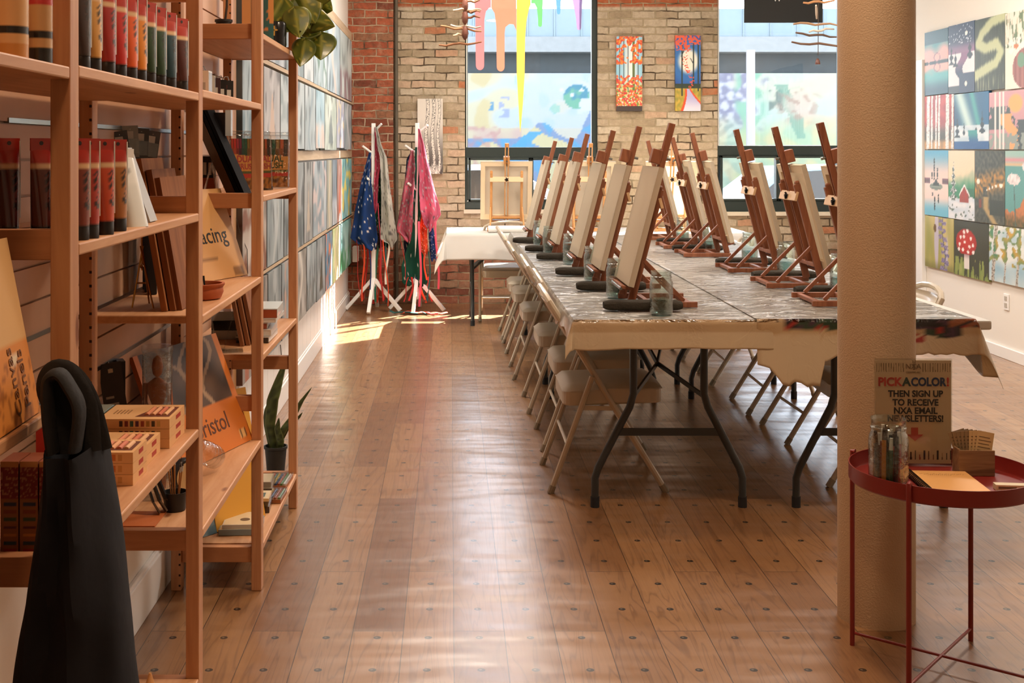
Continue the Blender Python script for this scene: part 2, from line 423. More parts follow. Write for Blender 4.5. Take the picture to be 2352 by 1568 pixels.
# window sills and light reveal strips
for i, (w, zs) in enumerate(((W1, ZS), (W2, ZS-.02))):
    struct(B().box(w[0]-.01, YB-.03, zs-.03, w[1]+.01, YB+.25, zs+.004).build('trim_%d' % (3+i), mat('#d8cdb8', .6, var=.06)))

def window(n, w, zs, um, vt0, vt1, vb0):
    x0, x1 = w; y0, y1 = YB+.04, YB+.11; f = B()
    root = thing('window_%d' % n, 'tall black-framed window', 'window', (0, 0, 0)); root['kind'] = 'structure'
    del root['category']; del root['label']
    zt0, zt1 = Z(vt1, YB), Z(vt0, YB); zb = Z(vb0, YB)
    jl = .014 if n == 1 else .012; jr = .05
    fr = B(); fr.box(x0, y0, zs, x0+jl+.012, y1, ZT); fr.box(x1-jr, y0, zs, x1, y1, ZT); fr.box(x0, y0, ZT-.06, x1, y1, ZT)
    fr.box(x0, y0-.01, zt0, x1, y1, zt1); fr.box(x0, y0-.012, zs, x1, y1, zb); fr.build('window_frame', M_frame, root, bev=.004)
    # opening sashes below the transom
    xm = X(um, YB); sa = B()
    for a, c in ((x0+.03, xm), (xm, x1-jr)):
        t = .022
        sa.box(a, y0-.02, zb, a+t, y1-.01, zt0); sa.box(c-t, y0-.02, zb, c, y1-.01, zt0)
        sa.box(a, y0-.02, zb, c, y1-.01, zb+t); sa.box(a, y0-.02, zt0-t, c, y1-.01, zt0)
    sa.build('window_sash', M_frame, root, bev=.003)
    B().box(x0+.01, y1-.03, zt1-.01, x1-.02, y1-.025, ZT-.03).box(x0+.03, y1-.03, zb, x1-.03, y1-.025, zt0).build('pane', M_pane, root)
    B().box(x0+.012, y0-.004, zt1, x0+.02, y0+.004, ZT-.06).box(x0+.02, y0-.016, zb+.001, x1-.05, y0-.012, zb+.008).build('window_bead', M_white, root)
    return root
window(1, W1, ZS, 1220, 338, 362, 463)
window(2, W2, ZS-.02, 1790, 334, 357, 462)

# left wall trims, baseboards
bb = B(); bb.box(XL, 4.98, 0, XL+.016, YB-.1, .11); bb.box(XL, 4.98, .11, XL+.010, YB-.1, .125); struct(bb.build('baseboard_left', M_white, bev=.003))
struct(B().box(XR-.016, YF, 0, XR, YB, .075).build('baseboard_right', M_white, bev=.003))
bb = B()
for k in range(28): bb.box(XL, 5.0+k*.205, .125, XL+.006, 5.0+k*.205+.201, 2.42)
struct(bb.build('trim_5', M_white))
TRW = wood('#c9b295', '#ab9172', 1, .55, name='rail_wood')
tr = B()
for v0, v1, D in ((68, 88, 10.5), (234, 238, 10.5), (345.5, 361, 10.5), (494, 497, 10.5)):
    z1, z0 = Z(v0, D), Z(v1, D); tr.box(XL, 5.0, z0, XL+(.034 if z0 > 2.2 or z1-z0 > .04 else .05), YB-.1, max(z1, z0+.02))
struct(tr.build('trim_6', TRW))
struct(B().box(XL, 4.93, .13, XL+.03, 5.0, 3.0).build('trim_7', wood('#b98a58', '#94643a', 2, .5, name='edge_board')))
# white door board in the right back corner
struct(B().box(XR-.035, 9.35, 0, XR, 9.62, Z(140, 9.5)).build('trim_8', M_white, bev=.004))
# round column
cx, cyy = 1.236, 3.47+.108
col_ = B(); col_.lathe([(.108, .0), (.108, H)], 40, (cx, cyy, 0)); struct(col_.build('column', mat('#bda283', .72, bump=.35, bscale=220), smooth=True))

# slatwall behind the shelving
r = thing('slatwall', 'warm beige slatwall panel with metal channels behind the wooden shelving', 'slatwall', (XL+.001, 0, 0))
b = B(); z = .142+.0747*5
while z < 2.9:
    b.box(0, .6, z, .018, 4.93, z+.069); z += .0747
b.box(0, .6, .51, .008, 4.93, 2.95); b.build('panel', mat('#c79c7c', .55, var=.05), r)
b = B()
for zz in (.812-.002, .9665-.005, 1.415): b.box(.010, 2.45, zz-.006, .021, 4.93, zz+.004)
b.build('metal_channel', M_steel, r)
r2 = B(); r2.box(XL, .4, 0, XL+.02, 4.93, .13); r2.box(XL, .4, .125, XL+.014, 4.93, .14); struct(r2.build('baseboard_front', M_white, bev=.003))

# ------------------------------------------------------------------ the street outside
DM = 24.0
def mural(u, v):
    """painted wall across the street; u, v measured along it"""
    n1 = nz(u*.012, v*.02, 1); n2 = nz(u*.03, v*.03, 5); n3 = nz(u*.07, v*.08, 9); n4 = nz(u*.006+v*.012, v*.006-u*.004, 3)
    if u < 1450:
        c = S('#dfe9ee'); c = mx(c, S('#f6e9c0'), sst(.0, .25, n1+.35-(u-1090)/330))
        c = mx(c, S('#f3dba0'), sst(.0, .12, n1+.2-abs(u-1110)/60)*(v < 300)); c = mx(c, S('#c9e3e6'), sst(.1, .35, n2)*(u > 1180))
        if v > 295: c = mx(S('#f3e2b8'), S('#eec8b4'), sst(-.1, .2, n1+(v-300)/90)*(u < 1200)); 
        if u > 1215: c = mx(c, S('#dfe6f0'), .4)
        # swooping shapes at the foot
        h = 318-38*math.exp(-((u-1245)/32)**2)-66*sst(1320, 1362, u)
        if v > h: c = mx(S('#8fa6cc'), S('#69b3e0'), sst(-.05, .1, n2+.1*math.sin(u*.12)));
        if v > h and n1 > .12: c = S('#f3e2a8')
        if v > 300 and abs((u-1180)-(345-v)*1.2) < 16: c = S('#5fb6e6')
        d = math.hypot(u-1325, (v-222)*1.05)
        if d < 30: c = mx(S('#7fc6a4'), S('#5a9fb4'), sst(-.1, .3, nz(u*.06, v*.06, 2)+(222-v)/60))
        if 30 <= d < 42 and u > 1325: c = S('#e8f0f6')
        if math.hypot(u-1346, (v-240)) < 16: c = S('#eff3f4')
        for a, e in ((1313, 217), (1336, 207), (1290, 207)):
            if math.hypot(u-a, v-e) < 5: c = S('#fbfdfd')
        d = math.hypot(u-1275, (v-250)*1.2)
        if d < 13: c = mx(c, S('#9fdcc4'), .7)
        if 1115 < u < 1135 and 232 < v < 256 and n2 > -.1: c = S('#6aa8cc')
        if 1145 < u < 1172 and 222 < v < 270 and n3 > -.05: c = mx(c, S('#a8b4e4'), .8)
        if v > 290 and u < 1150: c = mx(c, S('#dd9a94'), sst(-.1, .3, n3)*.6)
    else:
        c = mx(S('#f0e8c8'), S('#dff0dc'), sst(-.2, .3, n4)); c = mx(c, S('#f6dcc4'), sst(.1, .4, n1))
        # purple foliage on the left, greens below
        k = 1-sst(1690, 1735, u+8*n2*10)
        c = mx(c, mx(S('#8f8fae'), S('#e6e4f0'), sst(-.15, .2, n3)), k*.9)
        k = sst(-.15, .1, n2)*sst(1680, 1700, u)*(1-sst(1740, 1775, u)); c = mx(c, S('#8fd0ac'), k*.85)
        c = mx(c, mx(S('#bfe0a8'), S('#efe49c'), sst(-.2, .2, n2)), sst(255, 320, v+20*n1)*.7)
        if 1765 < u < 1815 and 205 < v < 255: c = mx(c, S('#7c8c80'), sst(-.05, .15, nz(u*.05, v*.045, 7))*.85)
        if abs(u-(1800+(v-200)*.35)) < 14+10*n2 and 195 < v < 320: c = mx(c, S('#86b89c'), .75)
        d = math.hypot((u-1835)*.8, v-240)
        c = mx(c, S('#f8d9c0'), sst(40, 15, d)*.8); c = mx(c, S('#c8a08a'), sst(.15, .3, nz(u*.05, v*.08, 11))*sst(60, 20, d)*.7)
    c = mx(c, (1, 1, 1), .05); return tuple(.545*(x*.92+.08) for x in c)
k = DM/F
u0, u1 = 900, 2120
b = B(); b.sheet((u1-u0)*k, (640-168)*k, 305, 118, lambda s, t: mural(u0+s*(u1-u0), 640-t*(640-168)), X(u0, DM), Z(640, DM), DM)
bl = thing('mural_building', 'low building across the street with a colourful painted mural wall', 'building')
b.build('mural_wall', vcol(.9, .1, name='mural_paint'), bl)
m_fac = mat('#677378', .8, var=.05); m_band = mat('#6f7170', .9, bump=.4, bscale=8, var=.1); m_dark = mat('#343b3e', .8, var=.2)
b = B(); b.box(X(u0, DM), DM+.02, -.3, X(u1, DM), DM+4, Z(168, DM)); b.build('wall', m_fac, bl)
B().box(X(u0, DM), DM+.35, Z(168, DM)-.01, X(u1, DM), DM+4, Z(120, DM)).build('loading_recess', m_dark, bl)
b = B(); b.box(X(u0, DM), DM-.1, Z(120, DM), X(u1, DM), DM+4, Z(85, DM)); b.build('concrete_band', m_band, bl)
b = B(); b.box(X(u0, DM), DM, Z(85, DM), X(u1, DM), DM+4, Z(20, DM))
for i in range(20): b.box(X(u0+62*i, DM), DM-.02, Z(85, DM), X(u0+62*i+3, DM), DM, Z(20, DM))
b.build('upper_facade', m_fac, bl)
b = B(); b.cyl((X(1724, 21), 21, 0), (X(1724, 21), 21, Z(115, 21)), .075, n=14)
o = b.build('street_pole', mat('#7d787a', .6), smooth=True); tag(o, 'pale round street pole in front of the mural outside right window', 'pole')
struct(B().box(-14, 11.3, -.32, 26, 40, -.2).build('ground', mat('#4e5052', .9, bump=.3, bscale=5, var=.08)))
struct(B().box(-14, 20.6, -.2, 26, 23.99, -.06).build('trim_9', mat('#8a8883', .9, var=.05)))
def car(loc, color, label):
    r = thing('car', label, 'car', loc)
    prof = [(-2.15, .32), (-2.2, .62), (-2.05, .78), (-1.35, .86), (-.75, 1.32), (.55, 1.36), (1.25, .94), (2.0, .82), (2.2, .6), (2.15, .3)]
    B().prism(prof, -.85, .85).build('body', mat(color, .3, coat=.5), r, bev=.06)
    b = B()
    for y in (-.862, .85): b.prism([(-1.1, .9), (-.68, 1.26), (-.1, 1.29), (-.1, .9)], y, y+.012); b.prism([(0, .9), (0, 1.29), (.5, 1.3), (1.05, .93)], y, y+.012)
    b.build('side_window', M_blackg, r)
    for sx_ in (-1.35, 1.35):
        for y in (-.87, .67): B().cyl((sx_, y, .33), (sx_, y+.2, .33), .33, n=24).build('wheel', M_rubber, r, smooth=True)
    b = B(); b.box(2.1, -.7, .55, 2.2, -.45, .68); b.box(2.1, .45, .55, 2.2, .7, .68); b.build('headlamp', M_white, r)
    b = B(); b.box(-1.9, -.87, .5, 1.9, -.86, .54); b.build('door_trim', M_black, r)
car((.2, 17.0, -.2), '#90979c', 'white parked car seen through the left window')
car((5.2, 17.4, -.2), '#6d8a9a', 'pale blue parked car seen through the right window')

# vinyl paint drips stuck on the left window
dr = thing('paint_drip_decal', 'pastel paint drip decal stuck to the upper left window pane', 'decal', (0, YB+.062, 0))
def drip(color, pts, name='drip'):
    """pts: left side top..bottom then right side bottom..top, in photo pixels"""
    D = YB+.062; poly = [(X(u, D), Z(v, D)) for u, v in pts]
    B().prism(poly, 0, .0015).build(name, cloth_mat('#%02x%02x%02x' % tuple(int(255*(v**1.15)*.82) for v in S(color)), .45, 'vinyl'), dr)
def capsule(u0, u1, vb, n=7):
    c = (u0+u1)/2; r = (u1-u0)/2
    return [(c-r*math.cos(PI*i/n), vb-r*1.15+r*1.15*math.sin(PI*i/n)) for i in range(n+1)]
T = -165
drip('#f2b8b8', [(1088, T), (1089, 0), (1092, 40)]+capsule(1093, 1112, 161)+[(1112.5, 45), (1116, 26), (1124, 18), (1128, 17), (1128, T)])
drip('#efc0ac', [(1128.5, T), (1128.5, 18), (1136, 30), (1140, 60)]+capsule(1141, 1159, 164)+[(1159, 75), (1161, 62), (1170, 55), (1180, 56), (1186, 70), (1186, T)])
drip('#fbdf98', [(1186.5, T), (1186.5, 80), (1187, 170), (1191, 240), (1193, 285), (1195, 304), (1197, 285), (1201, 240), (1205, 170), (1206, 90), (1209, 50), (1215, 20), (1219, 10), (1219, T)])
drip('#aee0b0', [(1220, T), (1220, 8), (1228, 8), (1233, 18), (1236, 45)]+capsule(1236, 1245, 62)+[(1246, 20), (1247, -4), (1247, T)])
drip('#a8cdea', [(1262, T), (1272, -20), (1277, 2)]+capsule(1279, 1287, 33)+[(1288, 4), (1291, -20), (1297, T)])
drip('#dcc8e8', [(1300, T), (1308, -20), (1315, 0), (1323, 40)]+capsule(1325, 1335, 69)+[(1336, 30), (1338, -5), (1342, -25), (1348, T)])

# ------------------------------------------------------------------ folding tables
TZ = .735
def wish_legs(r, cx, y, sgn, top=TZ-.035, ax=0):
    """wishbone leg pair; sgn points to the middle of the table. ax=0: legs spread along x, 1: along y"""
    def P(a, d, z): return (cx+a, y+d, z) if ax == 0 else (cx+d, y+a, z)
    for s in (-1, 1):
        b = B(); b.tube([P(.28*s, 0, .03), P(.28*s, 0, .11), P(.268*s, 0, .15), P(.148*s, 0, .38), P(.134*s, 0, .43), P(.134*s, 0, top)], .0145, 10)
        lg = b.build('leg', M_leg, r, smooth=True)
        B().cyl(P(.28*s, 0, 0), P(.28*s, 0, .04), .017, n=10).build('foot_cap', M_rubber, lg, smooth=True)
    b = B(); b.bar(P(-.205, 0, .285), P(.205, 0, .285), .012, .028); b.build('cross_bar', M_leg, r, bev=.002)
    b = B()
    for s in (-1, 1): b.bar(P(.134*s, 0, .42), P(0, sgn*.26, .50), .009, .016); b.bar(P(0, sgn*.26, .50), P(.09*s, sgn*.5, top), .009, .016)
    b.build('folding_brace', M_leg, r)
def table(x0, x1, y0, y1, label, z=TZ, long='y', group=None):
    r = thing('folding_table', label, 'table', (0, 0, 0), group=group)
    b = B(); b.box(x0, y0, z-.035, x1, y1, z); b.build('tabletop', mat('#c9c6bf', .5), r, bev=.008)
    if long == 'y':
        cx = (x0+x1)/2; wish_legs(r, cx, y0+.20, 1, z-.035); wish_legs(r, cx, y1-.20, -1, z-.035)
    else:
        cy_ = (y0+y1)/2; wish_legs(r, cy_*0+x0+.20, 0, 1) if 0 else None
        for xx, sg in ((x0+.20, 1), (x1-.2, -1)):
            for s in (-1, 1):
                lg = B().tube([(xx, cy_+.28*s, .03), (xx, cy_+.28*s, .11), (xx, cy_+.26*s, .17), (xx, cy_+.14*s, .40), (xx, cy_+.134*s, z-.035)], .0145, 10).build('leg', M_leg, r, smooth=True)
                B().cyl((xx, cy_+.28*s, 0), (xx, cy_+.28*s, .04), .017, n=10).build('foot_cap', M_rubber, lg, smooth=True)
            B().bar((xx, cy_-.2, .285), (xx, cy_+.2, .285), .028, .012).build('cross_bar', M_leg, r)
            B().bar((xx, cy_+.13, .42), (xx+sg*.3, cy_, z-.04), .01, .016).bar((xx, cy_-.13, .42), (xx+sg*.3, cy_, z-.04), .01, .016).build('folding_brace', M_leg, r)
    return r
TX0, TXM, TX1 = .452, 1.21, 1.905; TY0, TYM, TY1 = 4.48, 6.93, 9.24
table(TX0, TXM-.005, TY0, TYM-.01, 'dark-legged folding table, nearest one of the left column')
table(TXM+.005, TXM+.76, TY0, TYM-.01, 'dark-legged folding table, nearest one of the right column')
table(TX0, TXM-.005, TYM+.01, TY1, 'dark-legged folding table at the far end of the left column')
table(TXM+.005, TXM+.76, TYM+.01, TY1, 'dark-legged folding table at the far end of the right column')
HZ = .715; HX0, HX1, HY0, HY1 = -.03, 2.3, 9.42, 10.16
table(HX0, HX1, HY0, HY1, 'folding table set crosswise below the left window under a white cloth', z=HZ, long='x')

# table covers: vinyl sheets with wrinkles, hanging over the edges
def cover_mat(name, warm):
    m, nt, out = nodes(name); g = G(nt); co, c = g.xyz(); a = g.n('Attribute', attribute_name='Col')
    st = g.comb(g.math('ADD', g.math('MULTIPLY', c[0], 5.0), g.math('MULTIPLY', c[1], 2.2)), g.math('SUBTRACT', g.math('MULTIPLY', c[1], 11.0), g.math('MULTIPLY', c[0], 1.5)), g.math('MULTIPLY', c[2], 4.0))
    n1 = g.noise(st, 1.0, 4, .55, 1.5); n2 = g.noise(co, 38, 3, .6)
    ridge = g.math('ABSOLUTE', g.math('SUBTRACT', n1, .5))
    rg = g.ramp(ridge, [(0, 1.0), (.06, .25), (.2, 0.0)])
    h = g.math('MULTIPLY', g.math('ADD', g.math('MULTIPLY', rg, .6), g.math('MULTIPLY', n2, .16)), g.math('ADD', .05, g.math('MULTIPLY', g.math('GREATER_THAN', c[2], TZ-.004), .95)))
    nb = g.bump(h, 1.0, .035)
    b = g.bsdf(None, a.outputs['Color'], .34, 0, .5, nb, coat=.9, coat_rough=.10, coat_normal=nb)
    t = g.n('BsdfTranslucent'); g.put(t.inputs[0], a.outputs['Color']); ms = g.n('MixShader'); ms.inputs[0].default_value = .28
    nt.links.new(b.outputs[0], ms.inputs[1]); nt.links.new(t.outputs[0], ms.inputs[2]); nt.links.new(ms.outputs[0], out.inputs[0]); return m
def cover(name, x0, x1, y0, y1, z, hang, colf, step=.022, sides='LRFB', seed=0, flare=.10, material=None, wr=.0):
    """hang(side, pos) -> drop length; corners drop further by themselves"""
    hl = .34; xs = []; v = x0-(hl if 'L' in sides else 0)
    def ticks(a, c, s0, s1):
        t = [a+(c-a)*i/max(1, int((c-a)/step)) for i in range(int((c-a)/step)+1)]
        if s0: t = [a-hl*(1-i/16) for i in range(16)]+t
        if s1: t = t+[c+hl*(i+1)/16 for i in range(16)]
        return t
    xs = ticks(x0, x1, 'L' in sides, 'R' in sides); ys = ticks(y0, y1, 'F' in sides, 'B' in sides)
    vs = []; cs = []
    for y in ys:
        for x in xs:
            qx = min(max(x, x0), x1); qy = min(max(y, y0), y1); ox = x-qx; oy = y-qy
            if ox == 0 and oy == 0:
                zz = z+.0025+wr*nz(x*6+y*3, y*9, seed)+.0006*nz(x*30, y*30, seed); vs.append((x, y, zz)); cs.append(L(colf(x, y, 0))); continue
            fx = abs(ox)/hl; fy = abs(oy)/hl
            hx = hang('L' if ox < 0 else 'R', qy, qx) if ox else 0; hy = hang('F' if oy < 0 else 'B', qx, qy) if oy else 0
            dx = fx*hx; dy = fy*hy; d = math.hypot(dx, dy) if (ox and oy) else dx+dy
            rip = .012*nz(qx*7+seed, qy*5, 2)*min(1, d/.05)+.004*nz(qx*23, qy*23+seed, 4)*min(1, d/.05)
            sx_ = (1 if ox > 0 else -1) if ox else 0; sy_ = (1 if oy > 0 else -1) if oy else 0
            fl = .006*min(1, d/.01)+flare*d
            if ox and oy: ex = sx_*(fl*.6+dx*.28); ey = sy_*(fl*.6+dy*.28)
            else: ex = sx_*(fl+rip); ey = sy_*(fl+rip)
            vs.append((qx+ex, qy+ey, z+.002-d)); cs.append(L(colf(x, y, d)))
    nx = len(xs); fs = [(j*nx+i, j*nx+i+1, (j+1)*nx+i+1, (j+1)*nx+i) for j in range(len(ys)-1) for i in range(nx-1)]
    return B().add(vs, fs, cs).build(name, material or M_cover, None, smooth=True, solid=.0012)
M_cover = cover_mat('vinyl_cover', 1)
tan = S('#d9c6a6')  # both front drops are tan: warm shade put into the cream vinyl's colour
def hangA(side, p, q):
    if side == 'F': return .103+.012*nz(p*5, 1)
    if side == 'L': return .075+.05*nz(p*1.9, 3)+.03*nz(p*7, 4)
    return .05
def colA(x, y, d):
    c = mx(S('#dcdad6'), S('#c6bfb4'), .5+.8*nz(x*2.5, y*1.3, 5))
    if y <= TY0+.001: c = mx(S('#c4a883'), tan, sst(.040, .046, d))
    return c
tag(cover('table_cover', TX0-.004, TXM, TY0-.004, TY1+.01, TZ, hangA, colA, sides='LFB', wr=.0012), 'wrinkled cream vinyl cover over the left column of tables', 'tablecloth')
def torn(p):   # ragged flap on the left end of the front edge
    if p < TXM+.13: return .235+.03*nz(p*22, 7)-max(0, (TXM+.0-p))*.9
    return .125+.022*nz(p*10, 3)+.02*nz(p*31, 8)+.02*math.exp(-((p-1.35)/.05)**2)
def hangB(side, p, q):
    if side == 'F': return torn(p)
    if side == 'R': return .13+.09*math.exp(-((p-TY0)/.12)**2)+.03*nz(p*3, 6)
    return .05
def colB(x, y, d):
    c = mx(S('#dcdad6'), S('#c2baae'), .45+.9*nz(x*2.2, y*1.5, 15))
    if y <= TY0+.001:
        c = mx(S('#c9ab82'), tan, sst(.05, .06, d)); n = nz(x*24, d*46, 3); n2 = nz(x*10, d*22, 9)
        if TXM-.005 < x < TX1+.01 and (d < .034+.012*n2 or (abs(x-1.79) < .07 and d < .062+.02*n)):
            c = S('#201a1c'); c = mx(c, S('#5e3550'), .7*(n > .18)); c = mx(c, S('#2c4a2c'), .8*(n2 > .25)); c = mx(c, S('#a82f24'), 1.0*(n < -.32)); c = mx(c, S('#d8743a'), .9*(n < -.25 and d < .012))
        if 1.68 < x < 1.74 and .055 < d < .082 and n > -.1: c = S('#b03328')
        if TX1-.09 < x and d < .03 and n > 0: c = S('#9b5a34')
    return c
tag(cover('table_cover', TXM-.10, TX1, TY0-.010, TY1+.01, TZ+.004, hangB, colB, sides='RFB', seed=5, wr=.0012), 'torn cream vinyl cover with dark paint smears along its front edge', 'tablecloth')
def hangH(side, p, q): return .20+.02*nz(p*3, 2) if side == 'F' else (.235+.03*nz(p*5, 3) if side == 'L' else .09)
tag(cover('tablecloth', HX0, HX1, HY0, HY1, HZ, hangH, lambda x, y, d: S('#efece6'), step=.06, seed=9, flare=.14, material=vcol(.6, .4, 0, 0, .3, name='white_cloth')),
    'white cloth hanging over the crosswise table below the left window', 'tablecloth')

# ------------------------------------------------------------------ folding chairs
def make_chair(label):
    r = thing('folding_chair', label, 'chair', (0, 0, 0), group='folding chairs round the painting tables')
    w = .205
    # each side of the front frame runs from the front foot up to the back; the top is a rounded hoop
    def fp(z, s): t = z/.79; return (.235-.485*t, s*(w-.012*t), z)
    for s in (-1, 1):
        lg = B().tube([fp(.012, s), fp(.44, s)], .0125, 8).build('leg', M_chair, r, smooth=True)
        B().cyl(fp(0, s), fp(.03, s), .0145, n=8).build('foot_cap', mat('#8f8473', .6), lg)
        lg = B().tube([(-.222, s*.222, .012), (-.06, s*.218, .46)], .0115, 8).build('leg', M_chair, r, smooth=True)
        B().cyl((-.226, s*.222, 0), (-.215, s*.222, .03), .0135, n=8).build('foot_cap', mat('#8f8473', .6), lg)
    hoop = [fp(.44, -1), fp(.60, -1), fp(.70, -1)]
    for i in range(9):
        a = PI*i/8; yy = -math.cos(a)*.190; zz = .715+.075*math.sin(a)**.8; x_ = .235-.485*zz/.79
        hoop.append((x_, max(-.19, min(.19, yy*1.04)), zz))
    hoop += [fp(.70, 1), fp(.60, 1), fp(.44, 1)]
    B().tube(hoop, .0125, 8).build('back_frame', M_chair, r, smooth=True)
    def bk(a, t):
        z = .595+.165*t; y = -.178+.356*a; lim = 1-.25*max(0, t-.6)/.4*(abs(y)/.178)**4
        return (.235-.485*z/.79-.022*math.cos((a-.5)*PI)+.002, y*lim, z)
    B().surf(bk, 12, 6).build('backrest', M_chair, r, smooth=True, solid=.004)
    def pad(a, t):   # rounded cushion
        x = -.175+.40*a; y = -.2+.4*t; e = (abs(a-.5)*2)**8; f = (abs(t-.5)*2)**8
        return (x, y*(1-.10*e), .406+.020*(1-max(e, f)**2)+.006*math.cos((t-.5)*PI)-.012*(1-a))
    b = B(); b.surf(pad, 14, 14); bt = B()
    o = b.build('seat', M_seat, r, smooth=True)
    poly = []
    for i in range(24):
        a = 2*PI*i/24; cx_ = math.copysign(abs(math.cos(a))**.22, math.cos(a)); sy = math.copysign(abs(math.sin(a))**.22, math.sin(a)); poly.append((.025+.2*cx_, .2*sy*(1-.1*max(0, 0))))
    n = len(poly); vs = [(x, y, .350-.012*(x < .0)) for x, y in poly]+[(x, y, .410-.012*(x < 0)) for x, y in poly]
    bt.add(vs, [tuple(range(n))[::-1], tuple(range(n, 2*n))]+[(i, (i+1) % n, n+(i+1) % n, n+i) for i in range(n)]); bt.build('seat_pan', M_seat, r, bev=.006)
    def rl(z): t = (z-.012)/.448; return (-.222+.162*t, .22, z)
    B().tube([(rl(.19)[0], -.22, .19), (rl(.19)[0], .22, .19)], .007, 8).build('rear_stretcher', M_chair, r)
    B().tube([(fp(.14, 1)[0], -.2, .14), (fp(.14, 1)[0], .2, .14)], .007, 8).build('front_stretcher', M_chair, r)
    for s in (-1, 1): B().bar(fp(.33, s), (-.10, s*.212, .335), .004, .018).build('seat_bracket', M_chair, r)
    return r
ords = ['nearest to the camera', 'second from the camera', 'third from the camera', 'fourth from the camera', 'fifth from the camera', 'farthest from the camera']
chair0 = make_chair('cream metal folding chair on the left side of the tables, nearest to the camera')
chair0.location = (.62, 5.09, 0)
for i, (x, y) in enumerate(((.64, 5.765), (.625, 6.55), (.60, 7.5), (.595, 8.42), (.59, 9.02))):
    dup(chair0, (x, y, 0), 0, 'cream metal folding chair on the left side of the tables, '+ords[i+1])
for i, (x, y) in enumerate(((1.76, 5.16), (1.775, 5.885), (1.76, 6.51), (1.74, 7.30), (1.73, 8.15))):
    dup(chair0, (x, y, 0), PI+(.03 if i == 1 else -.02), 'cream metal folding chair on the right side of the tables, '+ords[i])
dup(chair0, (.455, 9.98, 0), PI/2, 'white folding chair tucked under the crosswise table below the left window', 'folding chair at the crosswise table')

# ------------------------------------------------------------------ easels, canvases, jars, towels
LEAN = math.radians(14.5)
def make_easel(M, label, mast_top=.72, pale=False):
    """faces local +x, stands on z=0"""
    r = thing('tabletop_easel', label, 'easel', group='tabletop easels on the painting tables'); t = .26
    hw = .12
    def up(z): return .125-t*z
    for s in (-1, 1):
        B().bar((up(.02), s*hw, .02), (up(.46), s*hw, .46), .020, .030, (1, 0, 0)).cyl((up(.452)-.010, s*hw, .462), (up(.452)+.010, s*hw, .466), .0105, n=12).build('upright', M, r, bev=.003)
        B().bar((-.135, s*(hw+.025), .012), (.135, s*(hw+.025), .012), .018, .022).build('base_rail', M, r, bev=.002)
        B().bar((up(.17)-.012, s*(hw+.006), .18), (-.085, s*(hw+.012), .024), .012, .016).build('rear_strut', M, r, bev=.002)
    B().bar((.05, -hw-.03, .012), (.05, hw+.03, .012), .020, .016).bar((-.105, -hw-.03, .012), (-.105, hw+.03, .012), .020, .016).build('base_crossbar', M, r, bev=.002)
    B().bar((up(.10), -hw, .10), (up(.10), hw, .10), .018, .030, (1, 0, 0)).build('lower_crossbar', M, r, bev=.002)
    cb = B().bar((up(.405)-.016, -hw-.012, .405), (up(.405)-.016, hw+.012, .405), .012, .042, (.26, 0, 1)).build('upper_crossbar', mat('#d9b58c', .5) if not pale else M, r, bev=.002)
    kn = B()
    for i in range(5):
        a = 2*PI*i/5; kn.bar((up(.405)-.026, 0, .405), (up(.405)-.030, .016*math.cos(a), .405+.016*math.sin(a)), .006, .007)
    kn.cyl((up(.405)-.02, 0, .405), (up(.405)-.036, 0, .403), .007, n=8); kn.build('star_knob', M_blackg, cb)
    B().bar((up(.11), -.012, .11), (up(mast_top), -.012, mast_top), .008, .026, (1, 0, 0)).bar((up(.11), .012, .11), (up(mast_top), .012, mast_top), .008, .026, (1, 0, 0)).bar((up(mast_top-.03), 0, mast_top-.03), (up(mast_top), 0, mast_top), .03, .026, (1, 0, 0)).build('mast', M, r, bev=.002)
    zc = .585; cl = B().xf(Matrix.Translation((up(zc)+.014, 0, zc)) @ Matrix.Rotation(-LEAN, 4, 'Y')); cl.box(-.006, -.024, -.03, .036, .024, .028)
    c = cl.build('top_clamp', M, r, bev=.003); B().cyl((up(zc)-.012, 0, zc-.006), (up(zc)-.03, 0, zc-.01), .006, n=8).build('clamp_screw', M_steel, c)
    sh = B().xf(Matrix.Translation((up(.075)+.012, 0, .075)) @ Matrix.Rotation(-LEAN, 4, 'Y')); sh.box(0, -.13, -.012, .042, .13, 0)
    s2 = sh.build('canvas_ledge', M, r, bev=.002)
    B().cyl((up(.075)+.055, -.13, .072), (up(.075)+.055, .13, .072), .006, n=8).build('ledge_rod', M_steel, s2)
    return r
def make_canvas(label, w=.41, h=.475, t=.022):
    r = thing('blank_canvas', label, 'canvas', group='blank canvases on the easels')
    b = B(); b.box(t-.002, -w/2, 0, t, w/2, h)
    b.box(0, -w/2, 0, t, -w/2+.0015, h).box(0, w/2-.0015, 0, t, w/2, h).box(0, -w/2, 0, t, w/2, .0015).box(0, -w/2, h-.0015, t, w/2, h)
    b.build('canvas_cloth', M_canvasback, r)
    b = B(); k = .036; e = .0016
    b.box(.001, -w/2+e, e, t-.003, -w/2+k, h-e).box(.001, w/2-k, e, t-.003, w/2-e, h-e)
    b.box(.001, -w/2+k, e, t-.003, w/2-k, k).box(.001, -w/2+k, h-k, t-.003, w/2-k, h-e); b.build('stretcher_frame', mat('#dcc6a4', .6, var=.05), r)
    return r
easel0 = make_easel(M_easel, 'x'); canv0 = make_canvas('x'); proto_used = [0]
